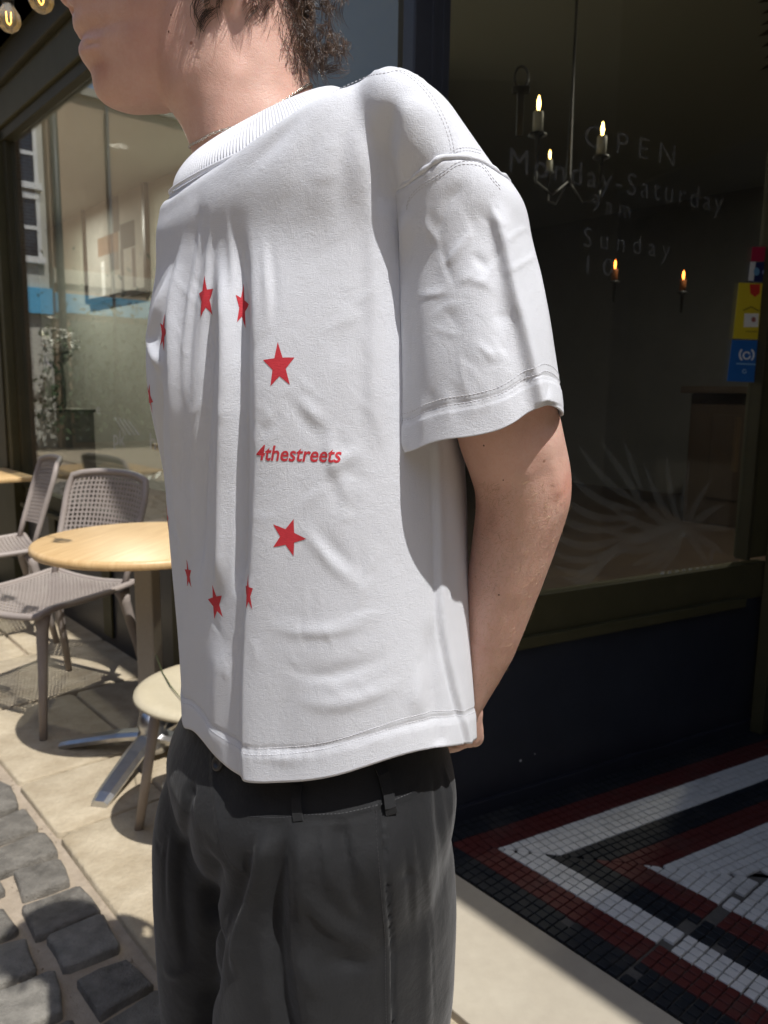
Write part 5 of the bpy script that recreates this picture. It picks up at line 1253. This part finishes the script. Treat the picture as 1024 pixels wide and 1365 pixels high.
for (x, y, Y, s_) in ((718,148,3.3,1.15),(803,181,3.5,1.1),(733,212,4.2,.85)):
    e_ = at(x, y, Y)-UP*.20*s_; m_ = (e_+hub)/2-UP*.09; MB().tube([e_, e_-UP*.04, m_, hub-UP*.03, hub], .006, 8).build('arm', M_sock, cf, True, world=True)
MB().tube([hub-UP*.05, hub, hub+UP*.35, Vector((hub.x, hub.y, 2.98))], [.018,.012,.006,.006], 10).build('stem', M_sock, cf, True, world=True)
# wall sconce silhouette, counter, curtains and tables deeper in the room
t = empty('wall_sconce', at(695,110,3.6), 0, label='dark iron hoop sconce near the bare candle lamp inside', cat='sconce')
MB().tube([Vector((.030*math.cos(k*PI/10), 0, .045*math.sin(k*PI/10)+.02)) for k in range(20)], .006, 6, close=True).build('hoop', M_sock, t, True); MB().box((0,0,-.12), (.03,.02,.20), None, .004).build('backplate', M_sock, t); MB().box((0,0,-.03), (.075,.02,.03), None, .004).build('crossbar', M_sock, t)
M_dw = noisy('dark_walnut', (.035,.024,.016), (.055,.038,.025), 6, .5, .1, .002)
t = empty('cafe_counter', sd(-.6,-4.4), 0, label='dark wooden counter at the back of the room behind the dark window', cat='counter')
wpart(sbox(MB(), -2.2, 1.4, -4.7, -4.1, .3, 1.25, .01), 'front_panel', M_dw, t); wpart(sbox(MB(), -2.25, 1.45, -4.75, -4.03, 1.25, 1.30, .006), 'worktop', M_dw, t)
for i in range(5): wpart(sbox(MB(), -2.0+i*.68, -1.5+i*.68, -4.1, -4.085, .5, 1.1, .004), 'panel', M_dw, t)
# plinth, figurine, bouquet behind the left window
pb = on_plane(82, 640, sd(0,-.42), FN); ps = (pb-C0).dot(FD)
t = empty('display_plinth', sd(ps, -.42), 0, label='grey-green display plinth standing inside the left window', cat='plinth')
ptop = on_plane(82, 549, sd(0,-.42), FN).z
wpart(sbox(MB(), ps-.17, ps+.17, -.60, -.24, .30, ptop, .006), 'box', noisy('grey_green', (.13,.13,.10), (.18,.17,.14), 6, .7), t); wpart(sbox(MB(), ps-.18, ps+.18, -.61, -.23, ptop, ptop+.02, .004), 'top', M_olived, t)
f0 = on_plane(56, 545, sd(0,-.36), FN); f0.z = ptop+.02; H_ = on_plane(56, 442, sd(0,-.36), FN).z-f0.z
fig = empty('figurine', f0, 0, label='small painted figurine of a standing person in a white hat on the plinth', cat='figurine')
k = H_/1.75; ps_ = []
def TS(pts, rs): v, f = tube_solid([Vector(p)*k for p in pts], [r*k for r in rs], 12, 3); ps_.append((v, f))
TS([(0,.09,.05),(0,.10,.5),(0,.09,.92)], [.05,.07,.10]); TS([(0,-.09,.05),(0,-.10,.5),(0,-.09,.92)], [.05,.07,.10]); TS([(0,0,.88),(0,0,1.1),(0,0,1.38)], [.16,.15,.18]); TS([(0,0,1.4),(0,0,1.55)], [.07,.06]); TS([(0,0,1.58),(0,0,1.66)], [.10,.095]); TS([(0,.2,1.36),(.05,.3,1.12),(.2,.26,.95)], [.06,.05,.035]); TS([(0,-.2,1.36),(.05,-.3,1.12),(.2,-.26,.95)], [.06,.05,.035])
fm = remesh(ps_, .012*k*1.5, 2, .5, 'figure'); mfig = mat('painted_plaster', (.5,.46,.56), .6); Nf = NT(mfig); sx_ = Nf.n('SeparateXYZ'); Nf.l(Nf.coord('Object'), sx_.inputs[0]); Nf.setc(Nf.ramp(Nf.math('DIVIDE', sx_.outputs[2], H_), [(0,(.7,.7,.7)),(.06,(.30,.18,.11)),(.45,(.30,.18,.11)),(.47,(.66,.64,.66)),(.56,(.42,.38,.52)),(.78,(.46,.42,.56)),(.82,(.35,.22,.15)),(.9,(.35,.22,.15))]))
link('figure', fm, mfig, fig)
MB().lathe([(.001,1.80*k),(.10*k,1.78*k),(.13*k,1.70*k),(.22*k,1.67*k),(.22*k,1.655*k),(.001,1.65*k)], (0,0,0), 20).build('hat', mat('cream_felt', (.68,.64,.52), .8), fig, True)
v0 = on_plane(80, 545, sd(0,-.44), FN); v0.z = ptop+.02; bq = empty('vase_of_flowers', v0, 0, label='dark green vase of white flowers on the plinth beside the figurine', cat='vase'); vh = (on_plane(80, 485, sd(0,-.44), FN).z-v0.z)
MB().lathe([(.001,0),(.035,0),(.045,.02),(.05,vh*.5),(.042,vh*.8),(.03,vh),(.034,vh+.01),(.001,vh)], (0,0,0), 24).build('vase', mat('green_glaze', (.03,.045,.03), .25), bq, True)
pet = MB(); lf = MB()
for i in range(90):
    c = Vector((rng.normal()*.055, rng.normal()*.06, vh+.06+abs(rng.normal())*.07)); r_ = rng.uniform(.016, .030)
    for j in range(5):
        a = j*1.257+rng.uniform(0, 1); n_ = Vector((math.cos(a), math.sin(a), .5)); q = n_.cross(UP).normalized(); pet.add([c, c+n_*r_*.6+q*r_*.45, c+n_*r_*1.2, c+n_*r_*.6-q*r_*.45], [(0,1,2,3)])
    lf.tube([Vector((c.x*.2, c.y*.2, vh-.02)), c], .0015, 4)
    a = rng.uniform(0, 6.28); n_ = Vector((math.cos(a), math.sin(a), .3)); q = n_.cross(UP).normalized(); e = c-UP*.03; lf.add([e, e+n_*.03+q*.01, e+n_*.06, e+n_*.03-q*.01], [(0,1,2,3)])
pet.build('petals', mat('white_petal', (.8,.8,.78), .6), bq, kind='stuff'); lf.build('foliage', mat('leaf', (.05,.08,.03), .6), bq, kind='stuff')
# a potted palm and a wooden bench inside
pl0 = sd(1.9, -.9, .30); pm = empty('potted_palm', pl0, 0, label='leafy potted palm inside the left window behind the picture glass', cat='plant')
MB().lathe([(.001,0),(.12,0),(.16,.28),(.15,.29),(.001,.27)], (0,0,0), 28).build('pot', mat('terracotta', (.25,.11,.07), .8), pm, True)
def frond(b, o, d, L, n=16, w_=.012, ll=.10, droop=.5):
    p = o.copy(); d = d.normalized(); side = d.cross(UP).normalized()
    for i in range(n):
        t_ = i/(n-1); q = p+d*(L/n); d = (d-UP*droop*.12).normalized(); l2 = ll*math.sin(PI*(.12+.8*t_))
        for sg in (-1, 1):
            v = (side*sg+d*.7-UP*.15).normalized(); m_ = v.cross(UP).normalized()*w_*.5; b.add([q-m_*.6, q+v*l2*.5-m_, q+v*l2, q+v*l2*.5+m_, q+m_*.6], [(0,1,2,3,4)])
        b.bar(p, q, .004, .004); p = q
for i in range(13):
    a = i*2.4; b = MB(); frond(b, Vector((0,0,.28)), Vector((math.cos(a)*.5, math.sin(a)*.5, 1.3-.05*i)), rng.uniform(.55, .9), 16, .022, .17, .9); b.build('frond', mat('palm_leaf', (.045,.085,.03), .5), pm, smooth=False)
t = empty('window_bench', sd(1.4, -.55), 0, label='long pale wooden shelf table behind the lower left window', cat='table')
wpart(sbox(MB(), .6, 2.5, -.72, -.42, .90, .935, .006), 'top', M_wood, t)
for a in (.75, 1.55, 2.35): wpart(sbox(MB(), a-.03, a+.03, -.6, -.54, .30, .90, .004), 'leg', M_sock, t)
# ================================================================== lettering, decals and stickers on the glass
def vinyl(name, col, alpha):
    m = bpy.data.materials.new(name); m.use_nodes = True; N = NT(m); tr = N.n('BsdfTransparent'); df = N.n('BsdfDiffuse'); df.inputs[0].default_value = (*col, 1); mx = N.n('MixShader'); mx.inputs[0].default_value = alpha
    N.l(tr.outputs[0], mx.inputs[1]); N.l(df.outputs[0], mx.inputs[2]); N.l(mx.outputs[0], m.node_tree.nodes['Material Output'].inputs[0]); return m
M_vin = vinyl('frosted_vinyl', (.5,.52,.48), .10); M_vinl = vinyl('faint_lettering', (.55,.57,.6), .15); M_vinw = vinyl('white_lettering', (.8,.8,.8), .35)
GP = uw(0, -.0225)           # outer face of the right pane
def g_uv(x, y): p = on_plane(x, y, GP, WN); return (p-C0).dot(WD), p.z
def glass_sheet(polys, name, m, par, off=0.0):
    b = MB()
    for P in polys: n = len(P); b.add([uw(u, -.0225+off, z) for u, z in P]+[uw(u, -.0219+off, z) for u, z in P], [tuple(range(n, 2*n))]+[(i, (i+1) % n, n+(i+1) % n, n+i) for i in range(n)])
    return b.build(name, m, par, False, world=True)
lt = empty('window_lettering', uw(.7, -.022, 1.8), 0, label='faint pale opening hours lettering reading OPEN Monday-Saturday on the dark window', cat='lettering')
def glass_text(body, px, py, h, width, m, par, P0=None, X=WD, nrm=WN, GPp=None, spacing=1.6, name='lettering_line'):
    c = on_plane(px, py, GPp if GPp is not None else GP, nrm); me = text_mesh(body, h, 0, 0, spacing); xs = [v.co.x for v in me.vertices]; k = width/(max(xs)-min(xs)); mid = (max(xs)+min(xs))/2
    for v in me.vertices: x, y = (v.co.x-mid)*k, v.co.y; v.co = c+X*x+UP*y+nrm*.0006
    # every letter a piece of its own
    bm = bmesh.new(); bm.from_mesh(me); left = set(bm.faces); groups = []
    while left:
        f0 = left.pop(); st_ = [f0]; g = [f0]
        while st_:
            f = st_.pop()
            for e in f.edges:
                for q in e.link_faces:
                    if q in left: left.discard(q); st_.append(q); g.append(q)
        groups.append(g)
    for g in groups:
        vi = {}; vs = []; fs = []
        for f in g:
            idx = []
            for v in f.verts:
                if v not in vi: vi[v] = len(vs); vs.append(v.co.copy())
                idx.append(vi[v])
            fs.append(tuple(idx))
        link('letter', mesh('letter', vs, fs), m, par, smooth=False, world=True)
    bm.free()
wu = lambda x0, y0, x1, y1: g_uv(x1, y1)[0]-g_uv(x0, y0)[0]
glass_text('OPEN', 842, 196, .085, wu(782,190,903,200), M_vinl, lt); glass_text('Monday-Saturday', 835, 246, .088, wu(693,236,975,262), M_vinl, lt, spacing=1.25)
glass_text('9am', 815, 276, .072, wu(790,274,842,278), M_vinl, lt); glass_text('Sunday', 838, 326, .078, wu(780,322,896,330), M_vinl, lt); glass_text('10', 800, 356, .070, wu(782,354,818,357), M_vinl, lt)
# palm leaf decals
pd = empty('palm_decal', uw(.9, -.022, .8), 0, label='frosted palm leaf vinyl across the bottom of the dark window', cat='decal')
def leaflet(x0, y0, x1, y1, w_, bend=0.0):
    a, c = Vector((*g_uv(x0, y0), 0)), Vector((*g_uv(x1, y1), 0)); d = c-a; n = Vector((-d.y, d.x, 0)).normalized(); up_, lo_ = [], []
    for i in range(9):
        t_ = i/8; q = a+d*t_+n*bend*d.length*math.sin(PI*t_); h2 = w_*math.sin(PI*min(1, .08+t_*.92))**.7; up_.append((q+n*h2)[:2]); lo_.append((q-n*h2)[:2])
    P = [tuple(p) for p in lo_]+[tuple(p) for p in up_[::-1]]; return [(u, z) for u, z in P if True]
lv = []
for (x1, y1) in ((838,755),(820,735),(858,760),(878,765),(800,705),(806,670),(832,640),(858,618),(888,604),(920,612),(948,640),(966,672),(975,706),(968,742),(945,758)): lv.append(leaflet(912, 712, x1, y1, .013, .06))
for (x0, y0, x1, y1, bd) in ((845,690,730,640,.12),(842,700,722,668,.12),(838,712,722,700,.14),(830,722,728,730,.16),(822,735,735,752,.18),(812,745,748,768,.2),(800,752,765,776,.2),(848,680,745,612,.1),(850,670,770,592,.06),(853,660,800,585,.02),(855,652,832,590,.0)): lv.append(leaflet(x0, y0, x1, y1, .012, bd))
glass_sheet([leaflet(905, 700, 765, 772, .020, -.05)], 'stem_leaf', M_vin, pd, .0007)
for P in lv: glass_sheet([P], 'leaflet', M_vin, pd)
# small row of worn letters, the little cup mark above it
wl = []
for i in range(8):
    x = 883+i*9.3; u, z = g_uv(x, 765-i*1.05); u2 = .0085; wl.append([(u-u2, z-.008), (u+u2*.8, z-.0085), (u+u2, z+.007), (u-u2*.7, z+.008)])
glass_sheet(wl, 'worn_letters', M_vinw, lt); u, z = g_uv(949, 740); glass_sheet([[(u-.008, z-.022), (u+.004, z-.022), (u+.005, z+.004), (u+.014, z+.010), (u+.012, z+.020), (u-.006, z+.018)]], 'worn_letters', M_vinl, lt)
# white marks on the left pane
GL = sd(0, -.0225)
ll = empty('window_lettering', sd(1.8, -.022, 1.05), 0, label='few worn white letters low on the left window pane', cat='lettering')
XS = -FD
glass_text('e', 131, 545, .075, .045, M_vinw, ll, None, XS, FN, GL); glass_text('pk', 159, 585, .10, .13, M_vinw, ll, None, XS, FN, GL, 1.0); glass_text('ht', 208, 590, .10, .11, M_vinw, ll, None, XS, FN, GL, 1.0)
for i in range(4):
    a, c = on_plane(153+i*6, 556+i*1.5, GL, FN), on_plane(168+i*6, 580, GL, FN); MB().bar(a+FN*.001, c+FN*.001, .005, .0006, 0, FN).build('stripe', M_vinw, ll, world=True)
# stickers
def sticker(px, col, label, marks=()):
    P = [g_uv(*q) for q in px]; cu = sum(p[0] for p in P)/4; cz = sum(p[1] for p in P)/4
    t = empty('window_sticker', uw(cu, -.022, cz), 0, label=label, cat='sticker'); glass_sheet([[P[3], P[2], P[1], P[0]]], 'backing', mat('sticker_vinyl', col, .4), t, .0003)
    for (pp, c_) in marks: glass_sheet([[g_uv(*q) for q in pp][::-1]], 'printed_mark', mat('sticker_print', c_, .4), t, .0012)
    return t
circ = lambda cx, cy, rx, ry, n=16, a0=0, a1=6.283: [(cx+rx*math.cos(a0+(a1-a0)*i/(n-1 if a1-a0 < 6 else n)), cy+ry*math.sin(a0+(a1-a0)*i/(n-1 if a1-a0 < 6 else n))) for i in range(n)]
def arc(cx, cy, r, w_, a0, a1, n=9): return circ(cx, cy, r, r, n, a0, a1)+circ(cx, cy, r-w_, r-w_, n, a0, a1)[::-1]
sticker([(985,377),(1026,378),(1019,453),(977,451)], (.62,.50,.03), 'yellow window sticker with a red tab and white rounded square', [([(999,379),(1013,379),(1012,391),(1006,396),(1000,391)], (.55,.04,.03)), ([(992,418),(1011,418),(1010,436),(991,436)], (.75,.75,.72)), ([(990,413),(1001,408),(1012,414),(1011,415.5),(1001,410),(991,414.5)], (.25,.2,.02)), (circ(1004,426,3.2,3.4), (.5,.06,.04)), ([(994,441),(1009,441.5),(1009,443),(994,442.5)], (.3,.24,.03))])
sticker([(976,453),(1019,454),(1013,510),(969,508)], (.02,.13,.42), 'blue window sticker with white broadcast arcs below the yellow one', [(arc(995,473,10.5,2.2,2.3,3.98), (.75,.78,.8)), (arc(995,473,10.5,2.2,-.84,.84), (.75,.78,.8)), (arc(995,474,5.5,2,0,6.2,18), (.75,.78,.8)), ([(981,484),(1008,485),(1008,486.5),(981,485.5)], (.3,.55,.75)), (arc(992,495,3,1.2,0,6.2,14), (.3,.5,.7))])
sticker([(1003,329),(1034,329),(1031,349),(1001,348)], (.35,.015,.06), 'dark red sticker strip at the top of the sticker stack')
sticker([(1000,349),(1031,350),(1027,377),(997,375)], (.015,.02,.09), 'navy sticker with a pale left edge under the red strip', [([(1000,349),(1007,349),(1004,375),(997,374)], (.6,.63,.65)), (circ(1008,362,4,5.5), (.12,.3,.5)), (circ(1019,363,3.5,3.5), (.3,.35,.6))])
# plant tips hanging in the dark window's upper corner
ht = empty('hanging_plant', at(1040, 15, 2.8), 0, label='dark leafy plant tips at the top right behind the window', cat='plant')
for i in range(7):
    p = at(1048, -10+i*14, 2.8); q = at(1012+rng.uniform(-6, 8), 4+i*15, 2.8); n_ = Vector((0,0,.012)); m_ = (p+q)/2; MB().add([p, m_+n_, q, m_-n_], [(0,1,2,3)]).build('leaf', mat('dark_leaf', (.02,.012,.008), .6), ht, world=True)
# the lamps the room is lit by
for p, e_, c_ in ((sd(4.2,-1.0,2.93), 46, (1,.95,.85)), (sd(6.5,-1.0,2.93), 30, (1,.95,.85)), (sd(.1,-2.6,2.93), 26, (1,.90,.76))):
    l = bpy.data.lights.new('room_lamp', 'AREA'); l.energy = e_; l.color = c_; l.shape = 'DISK'; l.size = .13; o = bpy.data.objects.new('room_lamp', l); COL.objects.link(o); o.location = p
# litter on the setts and scuffs by the riser
for (x, y, r_) in ((694,1014,.004),(949,978,.005),(713,1005,.002)):
    p = on_plane(x, y, C0, WN); MB().lathe([(.0003,.002),(r_*.8,.0015),(r_,0),(.0003,-.001)], p, 8, WN.to_track_quat('Z','Y').to_matrix()).build('paint_chip', mat('pale_chip', (.5,.5,.5), .7), shop, True, world=True)
